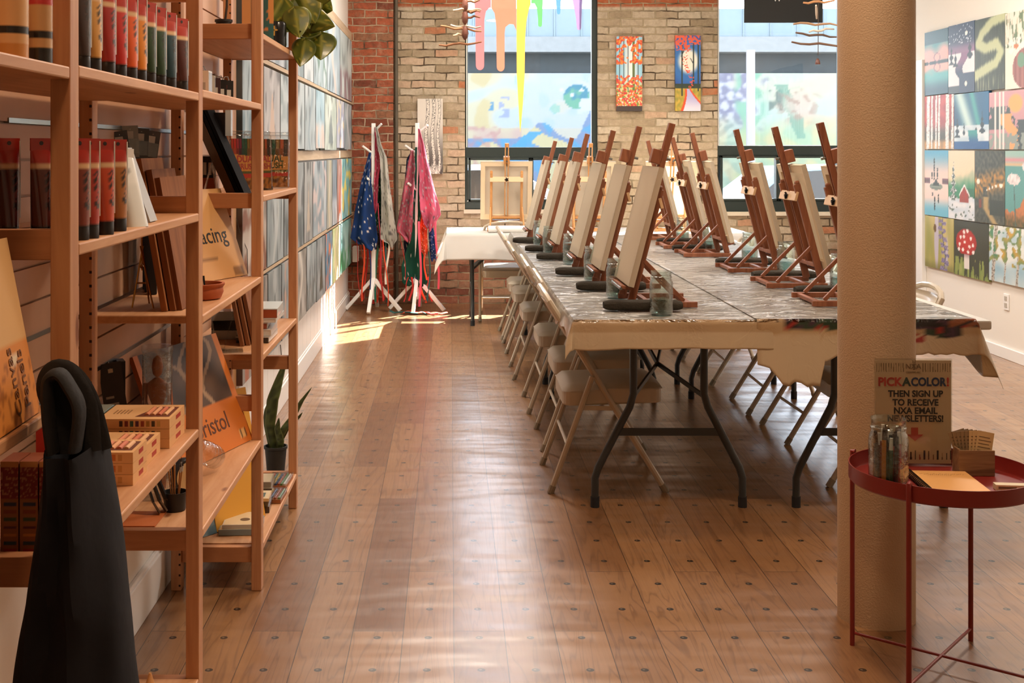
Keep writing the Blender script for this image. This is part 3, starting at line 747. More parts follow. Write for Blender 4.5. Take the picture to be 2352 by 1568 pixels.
def put_easel(x, y, z, rot, elabel, clabel, mast=None, dx=0.0):
    if proto_used[0] == 0:
        e = easel0; e.location = (x, y, z); e.rotation_euler = (0, 0, rot); e['label'] = elabel; c = canv0; proto_used[0] = 1
        c['label'] = clabel
    else: e = dup(easel0, (x, y, z), rot, elabel); c = dup(canv0, (0, 0, 0), 0, clabel)
    # canvas rests on the ledge and leans on the uprights
    loc = Matrix.Translation((x, y, z)) @ Matrix.Rotation(rot, 4, 'Z') @ Matrix.Translation((.125-.26*.085+.018, 0, .0835)) @ Matrix.Rotation(-LEAN, 4, 'Y')
    c.matrix_world = loc; c.location = loc.to_translation(); c.rotation_euler = loc.to_euler()
    if mast:
        for ch in e.children:
            if ch.name.startswith('mast') or ch.name.startswith('top_clamp'): ch.location = (-.26*mast, 0, mast)
lz = TZ+.0065
left = [(.826, 4.945, 0), (.795, 5.60, .0), (.765, 6.25, -.008), (.73, 7.10, -.014), (.70, 7.66, -.03), (.66, 8.36, -.045)]
for i, (x, y, m) in enumerate(left):
    put_easel(x, y, lz, PI, 'reddish wooden tabletop easel in the left row, '+ords[i], 'blank cream canvas on the left row of easels, '+ords[i], m)
right = [(1.545, 4.95, .0), (1.53, 5.59, -.005), (1.515, 6.28, -.005), (1.465, 7.18, -.01), (1.45, 7.76, -.03), (1.41, 8.5, -.045)]
for i, (x, y, m) in enumerate(right):
    put_easel(x, y, lz+.003, 0, 'reddish wooden tabletop easel in the right row, '+ords[i], 'blank canvas seen from behind on the right row of easels, '+ords[i], m)
for i, (u, nm) in enumerate(((1164, 'left of three'), (1356, 'middle of three'), (1545, 'right of three'))):
    put_easel(X(u, 9.7), 9.72, HZ+.004, PI/2, 'pale wooden easel facing the windows on the crosswise table, '+nm, 'sunlit blank canvas facing the windows, '+nm, -.03)
for o in [o for o in bpy.data.objects if o.get('label', '').startswith('pale wooden')]:
    for ch in o.children:
        ch.data = ch.data.copy() if ch.data.materials and ch.data.materials[0] == M_easel else ch.data
        if ch.data.materials[0] == M_easel: ch.data.materials[0] = M_easelp

def make_jar(label, s=1.0, group='glass water jars on the painting tables'):
    r = thing('mason_jar', label, 'jar', group=group)
    prof = [(.034, 0), (.041, .004), (.0438, .014), (.0438, .112), (.042, .124), (.0385, .131), (.0375, .136), (.0400, .138), (.0400, .142), (.038, .144), (.038, .156), (.0395, .158), (.0395, .162)]
    inn = [(a-.003, z) for a, z in prof[::-1]][:-2]+[(.034, .007)]
    b = B(); b.lathe([(a*s, z*s) for a, z in prof+inn], 24, caps=True); g = b.build('glass_body', M_glass, r, smooth=True)
    B().lathe([(.040*s, .007*s), (.0402*s, .06*s), (.001, .06*s)], 20).build('water', M_water, r, smooth=True)
    return r
M_water = glass('#c9dcd8', .5, .05, .1, 'cloudy_water', .10)
jar0 = make_jar('small glass jar of water on the left table column, nearest to the camera')
jar0.location = (X(1523, 4.56), 4.60, lz)
jl = [(1416, 5.13), (1362, 5.79), (1311, 6.66), (1263, 7.33), (1240, 7.93)]
for i, (u, y) in enumerate(jl): dup(jar0, (X(u, y), y, lz), i*.7, 'glass water jar beside the left row of easels, '+ords[i+1])
jr = [(1930, 5.32), (1805, 6.05), (1722, 6.73), (1630, 7.43), (1568, 8.24)]
for i, (u, y) in enumerate(jr): dup(jar0, (X(u, y), y, lz+.003), i*.9, 'glass water jar beside the right row of easels, '+ords[i])

def make_towel(label):
    b = B()
    def f(a, t):
        th = 2*PI*a; x = (t-.5)*.30; e = 1-.35*(abs(t-.5)*2)**10
        r = e*(1+.10*nz(math.cos(th)*2+x*9, math.sin(th)*2, 3)); return (x, .038*r*math.copysign(abs(math.cos(th))**.8, math.cos(th)), .0205+.0195*r*math.copysign(abs(math.sin(th))**.7, math.sin(th)))
    b.surf(f, 20, 30, wrap=True)
    n = len(b.v); b.f += [tuple(range(20))[::-1], tuple(range(n-20, n))]
    o = b.build('folded_towel', M_towel, None, smooth=True); return tag(o, label, 'towel', 'dark folded towels beside the easels')
tow0 = make_towel('dark brown folded towel in front of the left row easel nearest to the camera')
tow0.location = (.735, 4.715, lz)
def near_at(i): return ords[i]
for i, (x, y) in enumerate(((.70, 5.38), (.665, 6.04), (.63, 6.88), (.60, 7.44), (.56, 8.12))):
    o = tow0.copy(); COL.objects.link(o); o.location = (x, y, lz); o['label'] = 'dark folded towel beside the left row of easels, '+ords[i+1]
for i, (x, y) in enumerate(((1.60, 5.19), (1.58, 5.84), (1.56, 6.54), (1.49, 7.44), (1.49, 8.0))):
    o = tow0.copy(); COL.objects.link(o); o.location = (x, y, lz+.003); o['label'] = 'greenish black folded towel beside the right row of easels, '+ords[i]
# kraft paper table note under nearest set, white roll on the crosswise table
b = B()
b.surf(lambda a, t: ((t-.5)*.28, .028*math.cos(2*PI*a)*(1+.1*nz(a*9, t*5)), .028+.026*math.sin(2*PI*a)), 16, 10, wrap=True)
n = len(b.v); b.f += [tuple(range(16))[::-1], tuple(range(n-16, n))]
tag(b.build('rolled_cloth', mat('#eeebe6', .8), None, smooth=True, loc=(.43, 9.50, HZ+.004)), 'white rolled cloth on the crosswise table before the left easel', 'cloth')

# ------------------------------------------------------------------ paintings
def el(s, t, cs, ct, rs, rt): return ((s-cs)/rs)**2+((t-ct)/rt)**2
def canvas_art(name, label, w, h, fn, loc, rotz, res=110, t=.02, group=None, parts=None, mat_=None):
    """painted canvas; local x to the right, faces -y, back at y=t"""
    b = B(); n = max(10, int(res*w)); m = max(10, int(res*h)); b.sheet(w, h, n, m, fn, -w/2, 0, 0)
    vs = []; cs = []
    edge = [(i/12, 0) for i in range(12)]+[(1, i/12) for i in range(12)]+[(1-i/12, 1) for i in range(12)]+[(0, 1-i/12) for i in range(12)]
    for y in (0, t):
        for a, e in edge: vs.append((-w/2+a*w, y, e*h)); cs.append(L(fn(a, e)))
    k = len(edge); b.add(vs, [(i, i+k, (i+1) % k+k, (i+1) % k) for i in range(k)]+[tuple(range(k, 2*k))], cs)
    o = b.build(name, mat_ or M_vcp, None, loc=loc, rot=(0, 0, rotz)); tag(o, label, 'painting', group); return o

def tree(s, t, cs, base, top, w):
    if not base < t < top: return False
    f = (top-t)/(top-base); return abs(s-cs) < w*f*(.65+.35*math.sin(t*60+cs*9))
def p_lake_dusk(s, t):
    n = nz(s*3, t*9, 2)
    c = mx(S('#3f7078'), S('#2d5360'), t) if t > .8 else mx(S('#4f8a8f'), S('#dca59c'), sst(.83, .62, t)+n*.5)
    if t < .5: c = mx(S('#2d5568'), S('#5aa5a8'), sst(.05, .3, t)); c = mx(c, S('#dba79c'), sst(.3, .42, t+n*.08))
    if abs(t-.5) < .025+.02*nz(s*8, 0): c = S('#33454a')
    if .38 < s < .7 and (abs(el(s, t, .54, .58, .13, .06)-1) < .25 or abs(el(s, t, .54, .42, .13, .06)-1) < .25): c = S('#8c6f78')
    return c
def p_snow_river(s, t):
    c = mx(S('#8a6a86'), S('#33465f'), sst(.6, .78, t))
    if nz(s*40, t*60, 1) > .45 and t > .72: c = S('#dfe4ee')
    if t < .58:
        rv = .52+.13*math.sin(t*14)+.1*(0.5-t); c = S('#e3dfe2')
        if t < .12: c = S('#44525a')
        if abs(s-rv) < .12+.3*max(0, .3-t)*(s > rv)+.02: c = mx(S('#33465f'), S('#876080'), sst(.25, .5, t))
        if t < .28 and s > .42: c = S('#3a4d66')
    if el(s, t, .7, .85, .05, .03) < 1 or el(s, t, .68, .13, .045, .03) < 1: c = S('#f4f0e4')
    if tree(s, t, .12, .42, .72, .12) or tree(s, t, .28, .38, .62, .11) or tree(s, t, .83, .48, .76, .14): c = S('#35434e')
    return c
def p_green_aurora(s, t):
    c = S('#38443c'); c = mx(c, S('#5d685a'), .3+nz(s*30, t*3, 2)*.5)
    pts = [(.95, .97), (.6, .93), (.25, .8), (.12, .66), (.35, .58), (.75, .62), (.88, .5), (.7, .36), (.3, .28), (.0, .22)]
    d = 9
    for (a, e), (g_, h) in zip(pts, pts[1:]):
        q = max(0, min(1, ((s-a)*(g_-a)+(t-e)*(h-e))/((g_-a)**2+(h-e)**2))); d = min(d, math.hypot(s-a-q*(g_-a), (t-e-q*(h-e))*1.25))
    return mx(c, S('#b9bf94'), sst(.13, .05, d+.03*nz(s*25, t*4, 1))+(.5*sst(.25, .1, t)*sst(.1, .4, nz(s*22, t*3, 6))))
def p_daisy(s, t):
    c = S('#e6dccd')
    if t > .55 and nz(s*14, t*5, 3) > .1: c = S('#6d8062')
    if t > .6 and nz(s*18, t*6, 8) > .2: c = S('#d7c8b0')
    d = el(s, t, .38, .55, .3, .12)
    if d < 1 and math.cos(math.atan2(t-.55, (s-.38))*9) > -.3: c = S('#ece3da')
    if d < .08: c = S('#c07a50')
    if el(s, t, .8, .25, .55, .28) < 1: c = mx(S('#a2706a'), S('#8a5a56'), .5+.5*math.sin(s*40))
    if el(s, t, .55, .36, .13, .1) < 1: c = S('#6d9079')
    if t > .62 and s > .7 and nz(s*6, t*6, 5) > 0: c = S('#d59a62')
    return c
def birch(s, cs, w, t): return abs(s-cs) < w
def p_red_birch(s, t):
    c = mx(S('#b8443a'), S('#93332e'), .5+nz(s*4, t*6, 1)); c = mx(c, S('#4c4a3e'), sst(.55, .25, t)); c = mx(c, S('#dda566'), sst(.2, .1, t)*(nz(s*9, 1, 1)*.6+.8))
    for cs, w in ((.12, .05), (.25, .028), (.4, .028), (.5, .03), (.78, .055), (.95, .035)):
        if abs(s-cs-.02*t) < w: c = mx(S('#e9e2dc'), S('#8e8884'), .7*(nz(s*40, t*36, 2) > .25))
    return c
def p_blue_aurora(s, t):
    c = mx(S('#21506e'), S('#2c6a94'), s); k = s-(.15+.5*(1-t))
    c = mx(c, S('#cfe6df'), .95*math.exp(-(k/.16)**2)*(t > .38)); k2 = s-(.52+.34*(1-t)); c = mx(c, S('#58b0a8'), .8*math.exp(-(k2/.08)**2)*(t > .38))
    if t < .42: c = mx(S('#dfe6ea'), S('#b9cdd8'), .5+nz(s*6, t*9, 1))
    if t < .14 or (abs(s-.55-.2*(.3-t)) < .13-.0*t and t < .34): c = mx(S('#2a5f96'), S('#3a9496'), sst(.1, .3, t))
    for a, bse, tp, w in ((.1, .2, .6, .09), (.3, .26, .48, .05), (.82, .28, .66, .1), (.65, .33, .48, .03)):
        if tree(s, t, a, bse, tp, w): c = S('#2d4450')
    return c
def p_birch_sunset(s, t):
    c = mx(S('#b78b90'), S('#c99aa0'), t); d = el(s, t, .72, .78, .2, .17); c = mx(c, S('#d8a868'), sst(1.2, .5, d))
    if .35 < t < .75 and abs(s-.3)+nz(s*12, t*12, 1)*.2 < .45-(t-.35)*.6: c = S('#4a5a5c')
    if t < .62 and abs(s-(.6+.15*math.sin(t*9))) < .16: c = S('#dba06a')
    if t < .5 and s > .78+.1*nz(t*20, 2): c = S('#45545a')
    if t < .28 and nz(s*9, t*9, 4) > -.1: c = S('#8b9690')
    for cs in (.18, .3, .4):
        if abs(s-cs) < .022: c = S('#e2dbd4')
    return c
def p_island(s, t):
    c = mx(S('#e8cdc0'), S('#5ea6c6'), sst(.62, 1.0, t)) if t > .5 else mx(S('#6fb6cf'), S('#ecd2c6'), sst(.08, .3, t))
    if abs(t-.53) < .045 and (s < .24 or s > .76): c = mx(S('#5a4a50'), S('#8c6068'), abs(t-.53)/.045)
    if el(s, t, .5, .45, .28, .055) < 1: c = mx(S('#5d645a'), S('#9aa596'), .5+.5*math.sin(t*160))
    if abs(s-.5) < .14*(1-max(0, t-.47)/.1) and .46 < t < .56: c = S('#3c4440')
    for a, b0, b1 in ((.42, .55, .88), (.56, .56, .74), (.33, .56, .66), (.44, .07, .3), (.6, .2, .34), (.35, .3, .36)):
        if b0 < t < b1 and abs(s-a) < .012+.02*abs(math.sin(t*75)): c = S('#2e3a3a')
    return c
def p_snow_cabin(s, t):
    c = mx(S('#e9d0a8'), S('#ead8bc'), t); c = mx(c, S('#3f8a68'), sst(.62+.15*s, .42, t+nz(s*8, t*8, 3)*.06))
    c = mx(c, S('#2f6450'), .6*(t < .45 and s > .6))
    if t < .31+.02*math.sin(s*9): c = mx(S('#e8e8ea'), S('#c9d4de'), .5+nz(s*5, t*12, 1))
    if nz(s*9, t*26, 8) > .32 and t < .22: c = S('#5a7068')
    if abs(s-.62) < .17 and .25 < t < .5-abs(s-.62)*.7: c = mx(S('#a83e36'), S('#8c5148'), .5+nz(s*20, t*4))
    if abs(t-(.5-abs(s-.62)*.75)) < .018 and abs(s-.62) < .2: c = S('#efece8')
    if tree(s, t, .2, .27, .86, .17): c = mx(S('#4a5f58'), S('#e4e6e6'), sst(-.05, .25, nz(s*30, t*40, 2)))
    return c
def p_lantern_path(s, t):
    n = nz(s*14, t*18, 3); c = mx(S('#3c4642'), S('#6b6d60'), .3+n*.8)
    band = .5+.12*s; c = mx(c, S('#c08a44'), sst(.22, .06, abs(t-band))*(n+.6)*(abs(s-.35) > .07 or t > .5))
    px = .38+.14*math.sin((.45-t)*5)
    if t < .36: c = mx(c, S('#c9a870'), sst(.14, .04, abs(s-.38-.5*max(0, .2-t)*3))*.8)
    if .12 < t < .33 and s > .5: c = S('#34423f')
    if .2 < t < .32 and abs(s-.18) < .05: c = S('#7d4238')
    for a, e, r in ((.12, .57, .06), (.42, .46, .02), (.5, .48, .025), (.6, .50, .03), (.72, .52, .04), (.88, .53, .055)):
        if el(s, t, a, e, r, r*.55) < 1: c = S('#fbeedd')
    return c
def p_poppies(s, t):
    c = mx(S('#9dbcb4'), S('#8fb6ae'), s); c = mx(c, S('#d9818a'), .8*math.exp(-((t-.88)/.03)**2)); c = mx(c, S('#e0a878'), .8*math.exp(-((t-.82)/.02)**2))
    if t < .8: c = S('#5d9a98')
    if t < .2+.3*sst(.3, .9, s)+.05*nz(s*9, 0): c = mx(S('#c27a4e'), S('#4e5238'), sst(.2, .05, t)*.8+nz(s*18, t*18)*.5)
    for a, e in ((.3, .62), (.8, .8)):
        if abs(s-a-.1*(e-t)) < .015 and t < e: c = S('#4f6a64')
        if el(s, t, a, e, .22, .08) < 1+.3*nz(s*12, t*12): c = mx(S('#eee6e4'), S('#c9bcbc'), nz(s*16, t*16, 1)+.3)
    return c
def p_lavender(s, t):
    c = mx(S('#9a9a55'), S('#c6b57a'), .5+nz(s*5, t*1.2, 1)*1.3); c = mx(c, S('#c4bcc8'), sst(.25, .5, nz(s*6, t*.8, 6)))
    c = mx(c, S('#6d6a40'), sst(.2, .0, t)*.6)
    k = s-.66-.06*math.sin(t*6)
    if abs(k) < .015: c = S('#4d5a4a')
    if abs(k) < .13 and (math.sin(t*42+(k > 0)*2) > -.2) and nz(s*22, t*22, 5) > -.35: c = mx(S('#6f6890'), S('#b5acc4'), nz(s*30, t*40)+.3)
    if el(s, t, .36, .78, .05, .08) < 1: c = S('#6b5230')
    return c
def p_mushroom(s, t):
    c = mx(S('#454a3e'), S('#3a4036'), t)
    if t < .34 and nz(s*20, t*2.5, 2)+.2*(.3-t)*3 > .05: c = mx(S('#7d9050'), S('#a3a866'), nz(s*30, t*4)+.4)
    if abs(s-.38) < .07 and .14 < t < .45: c = mx(S('#e4dcd6'), S('#9a7c84'), sst(.3, .44, t))
    d = el(s, t, .36, .62, .3, .24)
    if d < 1 and t > .40+.25*(s-.36)**2: c = mx(S('#c23a34'), S('#a52d2c'), d)
    for a, e in ((.3, .8), (.4, .83), (.2, .7), (.5, .7), (.17, .57), (.32, .62), (.46, .55), (.27, .48), (.56, .58), (.42, .45), (.57, .46), (.15, .48), (.3, .72)):
        if el(s, t, a, e, .035, .03) < 1: c = S('#f3e9e4')
    return c
def p_aspen(s, t):
    c = mx(S('#8fb9cc'), S('#e4e8e4'), .5+nz(s*3, t*3, 1)+abs(t-.25))
    for a, w in ((.1, .045), (.42, .02), (.75, .03)):
        if abs(s-a-.1*t) < w: c = mx(S('#c4beb4'), S('#6f675e'), .8*(nz(s*30, t*40) > .1))
    if t > .3 and nz(s*8, t*10, 7) > .05: c = mx(S('#c9a24c'), S('#4f8a6c'), .5+1.2*nz(s*5, t*5, 9))
    return c
R = -PI/2
def rwall(label, fn, u0, u1, v0, v1, name='landscape_painting'):
    """on the right wall between photo columns u0..u1 (far, near), v at column u0"""
    D0 = XR*F/(u0-VU); D1 = XR*F/(u1-VU); w = D0-D1-.006
    z1, z0 = Z(v0, D0), Z(v1, D0)
    return canvas_art(name, label, w, z1-z0-.004, fn, (XR-.022, (D0+D1)/2, z0), R, res=120)
rwall('teal lake at dusk with pink clouds, top left painting on the right wall', p_lake_dusk, 2130, 2185, 75, 220)
rwall('night snow scene with a purple river and white moon, top row on the right wall', p_snow_river, 2185, 2246, 60, 217)
rwall('dark painting of swirling green northern lights, top row on the right wall', p_green_aurora, 2246, 2316, 46, 211, 'aurora_painting')
rwall('cream painting of white daisies over a pink pumpkin, cut by the frame', p_daisy, 2316, 2386, 31, 206, 'flower_painting')
rwall('painting of white birch trunks on a deep red background', p_red_birch, 2130, 2198, 221, 342, 'birch_painting')
rwall('blue and white northern lights over a snowy river, second row on the right wall', p_blue_aurora, 2198, 2279, 216, 342.5, 'aurora_painting')
rwall('birches before an orange sun reflected in water, second row on the right wall', p_birch_sunset, 2279, 2366, 212, 343)
rwall('small pine island mirrored in a pale pink and blue lake', p_island, 2130, 2185, 344, 492)
rwall('red cabin in snow beside a tall frosted fir tree', p_snow_cabin, 2185, 2246, 344.5, 500)
rwall('dark garden path lit by round glowing lanterns', p_lantern_path, 2246, 2316, 345, 508)
rwall('pale cotton flowers over a teal lake and orange field, cut by the frame', p_poppies, 2316, 2386, 345, 517, 'flower_painting')
rwall('lavender stalk with a bee on an olive yellow background', p_lavender, 2131, 2198, 493, 610, 'flower_painting')
rwall('red toadstool with white spots on a dark green background', p_mushroom, 2198, 2279, 503, 628, 'mushroom_painting')
rwall('aspen trunks with green and gold leaves against pale sky', p_aspen, 2279, 2366, 514, 642, 'aspen_painting')

def p_autumn(s, t):
    c = mx(S('#8fc4dc'), S('#f2f4ee'), math.exp(-((s-.55)/.25)**2)); c = mx(c, S('#c9c890'), sst(.45, .3, t))
    for a, w in ((.12, .02), (.28, .02), (.45, .015), (.66, .045), (.85, .02)):
        if abs(s-a) < w and t > .25: c = S('#5a6a3a') if a == .66 else S('#4a6470')
    n = nz(s*7, t*19, 4)
    if t > .62 and (n > -.05 or t > .93) and abs(s-.45)+.9*(t-.62)*0 > -.1*(t): c = mx(S('#c8322c'), S('#e79a34'), .5+nz(s*12, t*36, 7)*1.4) if n > -.15+.5*math.exp(-((s-.45)/.2)**2)*(t < .85) else c
    if t < .48 and nz(s*8, t*22, 9) > -.2+(t-.2)*.8: c = mx(S('#c32f3c'), S('#e8a23a'), .4+nz(s*14, t*40, 2)*1.3)
    if t < .35 and nz(s*14, t*40, 12) > .3: c = S('#5e8a3c')
    if t < .25 and nz(s*18, t*50, 14) > .38: c = S('#f3e8dc')
    if t < .07: c = S('#3c3230')
    return c
def p_moonpath(s, t):
    d = math.hypot((s-.52), (t-.66)*2.9*.95/1.0*.9)
    c = mx(S('#fbf3e2'), S('#2f6aac'), sst(.28, .5, d)); c = mx(c, S('#1d3c86'), sst(.55, 1.1, d))
    if t < .36: c = mx(S('#2c3a30'), S('#44552c'), sst(.36, .2, t))
    if t < .3: c = mx(S('#8f8a38'), S('#c4a040'), .5+nz(s*10, t*22, 3)); 
    pc = .62-.35*sst(.0, .0001, 0)+.12*math.sin((.3-t)*14); pw = .02+.62*max(0, .3-t)/.3*.55
    if t < .29 and abs(s-(.5+.28*(t < 2)*(.29-t)/.29)) < .05+.42*((.29-t)/.29)**1.4:
        c = mx(S('#b9b4dc'), S('#e4e2f0'), sst(.2, .0, t))
    elif t < .29 and abs(s-(.5+.28*(.29-t)/.29)) < .12+.46*((.29-t)/.29)**1.4: c = S('#d8502c')
    for a, w, b0 in ((.27, .025, .2), (.72, .03, .3), (.9, .03, .26)):
        if abs(s-a) < w and b0 < t < .9: c = S('#27352f')
    if abs(s-.27-(t-.75)*1.4) < .02 and .72 < t < .84 or abs(s-.72+(t-.62)*1.6) < .02 and .62 < t < .7: c = S('#2a3a3a')
    if (t > .88 or (t > .8 and abs(s-.3) < .28)) and nz(s*11, t*32, 5) > -.12: c = S('#d8583a')
    if .3 < t < .84 and abs(s-.52+.15*math.sin(t*12)) < .09 and nz(s*16, t*46, 8) > .12: c = S('#d8502c')
    return c
def p_bw_birch(s, t):
    c = mx(S('#4a4642'), S('#d8d0c4'), sst(.05, .75, t+.08*nz(s*8, t*2))); c = mx(c, S('#e8e2d8'), sst(.2, .0, t)*(nz(s*7, t*6, 2) > -.1))
    for a, w in ((.38, .05), (.62, .05), (.84, .04)):
        k = abs(s-a-.04*math.sin(t*9))
        if k < w: c = S('#e0d8cc') if nz(s*60, t*70, 3) < .2 else S('#2c2826')
        elif k < w+.018: c = mx(c, S('#3a3633'), .6)
    return c
DB = YB-.02
def bart(name, label, fn, u0, u1, v0, v1):
    canvas_art(name, label, X(u1, DB)-X(u0, DB), Z(v0, DB)-Z(v1, DB), fn, (X((u0+u1)/2, DB), YB-.045, Z(v1, DB)), 0, res=240, t=.035)
bart('autumn_painting', 'tall narrow painting of a red and gold autumn forest on the brick', p_autumn, 1415, 1474, 84, 255)
bart('moonlit_painting', 'tall narrow painting of a moonlit blue forest path on the brick', p_moonpath, 1550, 1608, 82, 255)
bart('birch_painting', 'tall grey and white birch painting on the brick behind the coat stands', p_bw_birch, 959, 1017, 227, 399)

# left wall: rows of canvases on ledges, seen at a slant
LU = [[(5.02, 5.66), (5.66, 6.36), (6.36, 7.14), (7.14, 7.65), (7.65, 8.49), (8.49, 9.47), (9.47, 10.60)],
      [(5.02, 5.60), (5.60, 6.15), (6.15, 7.18), (7.18, 7.77), (7.77, 8.32), (8.32, 9.19), (9.19, 9.85), (9.85, 10.60)],
      [(5.02, 5.70), (5.70, 6.28), (6.28, 7.14), (7.14, 7.6), (7.6, 8.46), (8.46, 8.86), (8.86, 9.22), (9.22, 9.65), (9.65, 10.60)],
      [(5.02, 5.73), (5.73, 6.2), (6.2, 6.64), (6.64, 7.28), (7.28, 7.82), (7.82, 8.37), (8.37, 8.86), (8.86, 9.5), (9.5, 10.56)]]
LZ_ = [(1.773, 2.29), (1.362, 1.742), (.806, 1.288), (.392, .782)]
PAL = [['#9fb4bd', '#a9b7c4', '#b4c2c8', '#b9c6cc', '#a8bcc4', '#a3bac6', '#b6c4c2'],
       ['#9eb3bc', '#b4b2b4', '#abbcc2', '#b0c0c6', '#9cc0d0', '#c5d4c8', '#b9bfd6', '#8f9ea4'],
       ['#c4b4a6', '#9ba9ad', '#8d9698', '#8c8f8c', '#93a4ac', '#b0b2a0', '#6f8494', '#c69a8c', '#7ecad0'],
       ['#a9a39c', '#8f9a9c', '#94a0a4', '#a09a90', '#9aa6a8', '#8a9496', '#4f8ab0', '#cfdc9c', '#8fd0cc']]
ACC = [['#7d939e', '#ccd4da', '#8fa0a6', '#d4dade', '#6f8a80', '#e4cfc2', '#8a6f74'],
       ['#6f8a94', '#d8bca8', '#c9d4d8', '#8fa2ac', '#e4d0c4', '#7d8a8c', '#e8dcc0', '#e8e8ea'],
       ['#8a5a44', '#c9cfce', '#5f6a6c', '#c9b8a4', '#d4c4c0', '#f0d9a8', '#dfe6ee', '#e07a5a', '#f3e07a'],
       ['#c47a62', '#6d7a7a', '#c8a898', '#e4dcd0', '#6f7470', '#4c4a38', '#e88a5e', '#f2ecc8', '#4a9a6c']]
DESC = [['slate blue forest', 'misty lavender forest', 'grey blue waterfall', 'pale grey seascape', 'dark green thicket in mist', 'blue sky with peach streak', 'mauve and teal abstract'],
        ['faded blue tree', 'grey and peach figure', 'silvery blue rain', 'branching tree in grey snow', 'light blue mountain bay', 'cream birch with dark bird', 'lilac and yellow hillside', 'dark grey window view'],
        ['rust and cream pattern', 'silver grey forest', 'charcoal mountain', 'grey brown stream', 'blue grey waterfall with pink rocks', 'sunset with yellow moon', 'dark blue night sky', 'orange red canyon', 'bright turquoise and yellow sun'],
        ['beige city', 'dull green pine', 'grey meadow with pink edge', 'worn brown barn', 'plain grey field', 'olive mountain reflected in water', 'orange sunset over blue lake', 'pale yellow garden', 'aqua garden with green leaves']]
ROWN = ['top row', 'second row', 'third row', 'bottom row']
def lart(c1, c2, seed):
    a, e = tuple(v*.84 for v in S(c1)), tuple(v*.9 for v in S(c2)); dk = mx(a, (0, 0, 0), .35); lt = mx(a, (1, 1, 1), .35); k = seed % 4
    def fn(s, t):
        n = nz(s*3+seed, t*2.2, seed); m = nz(s*9+seed, t*2.6, seed+4)
        c = mx(a, lt, .5+n); c = mx(c, dk, sst(.15, .5, m)*.8)
        if k == 0: c = mx(c, e, sst(.12, .0, abs(s-.5-.15*math.sin(t*5+seed)))*.9)
        elif k == 1: c = mx(c, e, sst(.5, .35, t+.1*n)*sst(-.1, .2, m+.15)*.9)
        elif k == 2: c = mx(c, e, .9*(abs(s-.5) < .32*max(0, (.75-t)) and t > .12)); c = mx(c, lt, .6*(el(s, t, .5, .82, .16, .09) < 1))
        else: c = mx(c, e, sst(.0, .3, nz(s*5, t*5, seed+7)))
        if s < .012 or s > .988: c = mx(c, (0, 0, 0), .35)
        return c
    return fn
for r_, row in enumerate(LU):
    for i, (y0, y1) in enumerate(row):
        z0, z1 = LZ_[r_]; w = y1-y0-.02; n = len(row)-i
        z0 += .018*nz(i*3.1, r_)
        pos = 'next to the brick corner' if n == 1 else ['', '', 'second', 'third', 'fourth', 'fifth', 'sixth', 'seventh', 'eighth', 'ninth'][n]+' from the brick corner'
        canvas_art('wall_painting', '%s painting, left wall %s, %s' % (DESC[r_][i], ROWN[r_], pos), w, z1-z0-.004, lart(PAL[r_][i], ACC[r_][i], r_*10+i+3), (XL+.05, (y0+y1)/2, z0), PI/2, res=56, t=.03, mat_=M_vcm)

# ------------------------------------------------------------------ coat stands with painted aprons
def rack(u, D, label, pegs):
    x = X(u, D); r = thing('coat_stand', label, 'coat stand', (x, D, 0))
    B().box(-.017, -.017, .10, .017, .017, Z(283, D)).build('pole', M_whitem, r, bev=.003)
    for a in (-.3, 1.5, 2.9, 4.6):
        B().bar((0, 0, .28), (.24*math.cos(a), .24*math.sin(a), .015), .03, .03).build('leg', M_whitem, r, bev=.003)
    for dx, dy, z in pegs: B().cyl((0, 0, z-.07), (dx, dy, z), .010, n=8).build('peg', M_whitem, r, smooth=True)
    return r
D1 = 10.36; D2 = 10.38
rk1 = rack(858, D1, 'white wooden coat stand by the left wall with a blue apron', [(.07, -.05, 1.575), (-.09, -.04, 1.39), (.02, .12, 1.5), (-.04, -.12, 1.12)])
rk2 = rack(958, D2, 'white wooden coat stand by the window with pink and green aprons', [(.09, -.05, 1.565), (-.10, -.04, 1.395), (.0, .12, 1.5), (-.07, -.11, 1.08)])
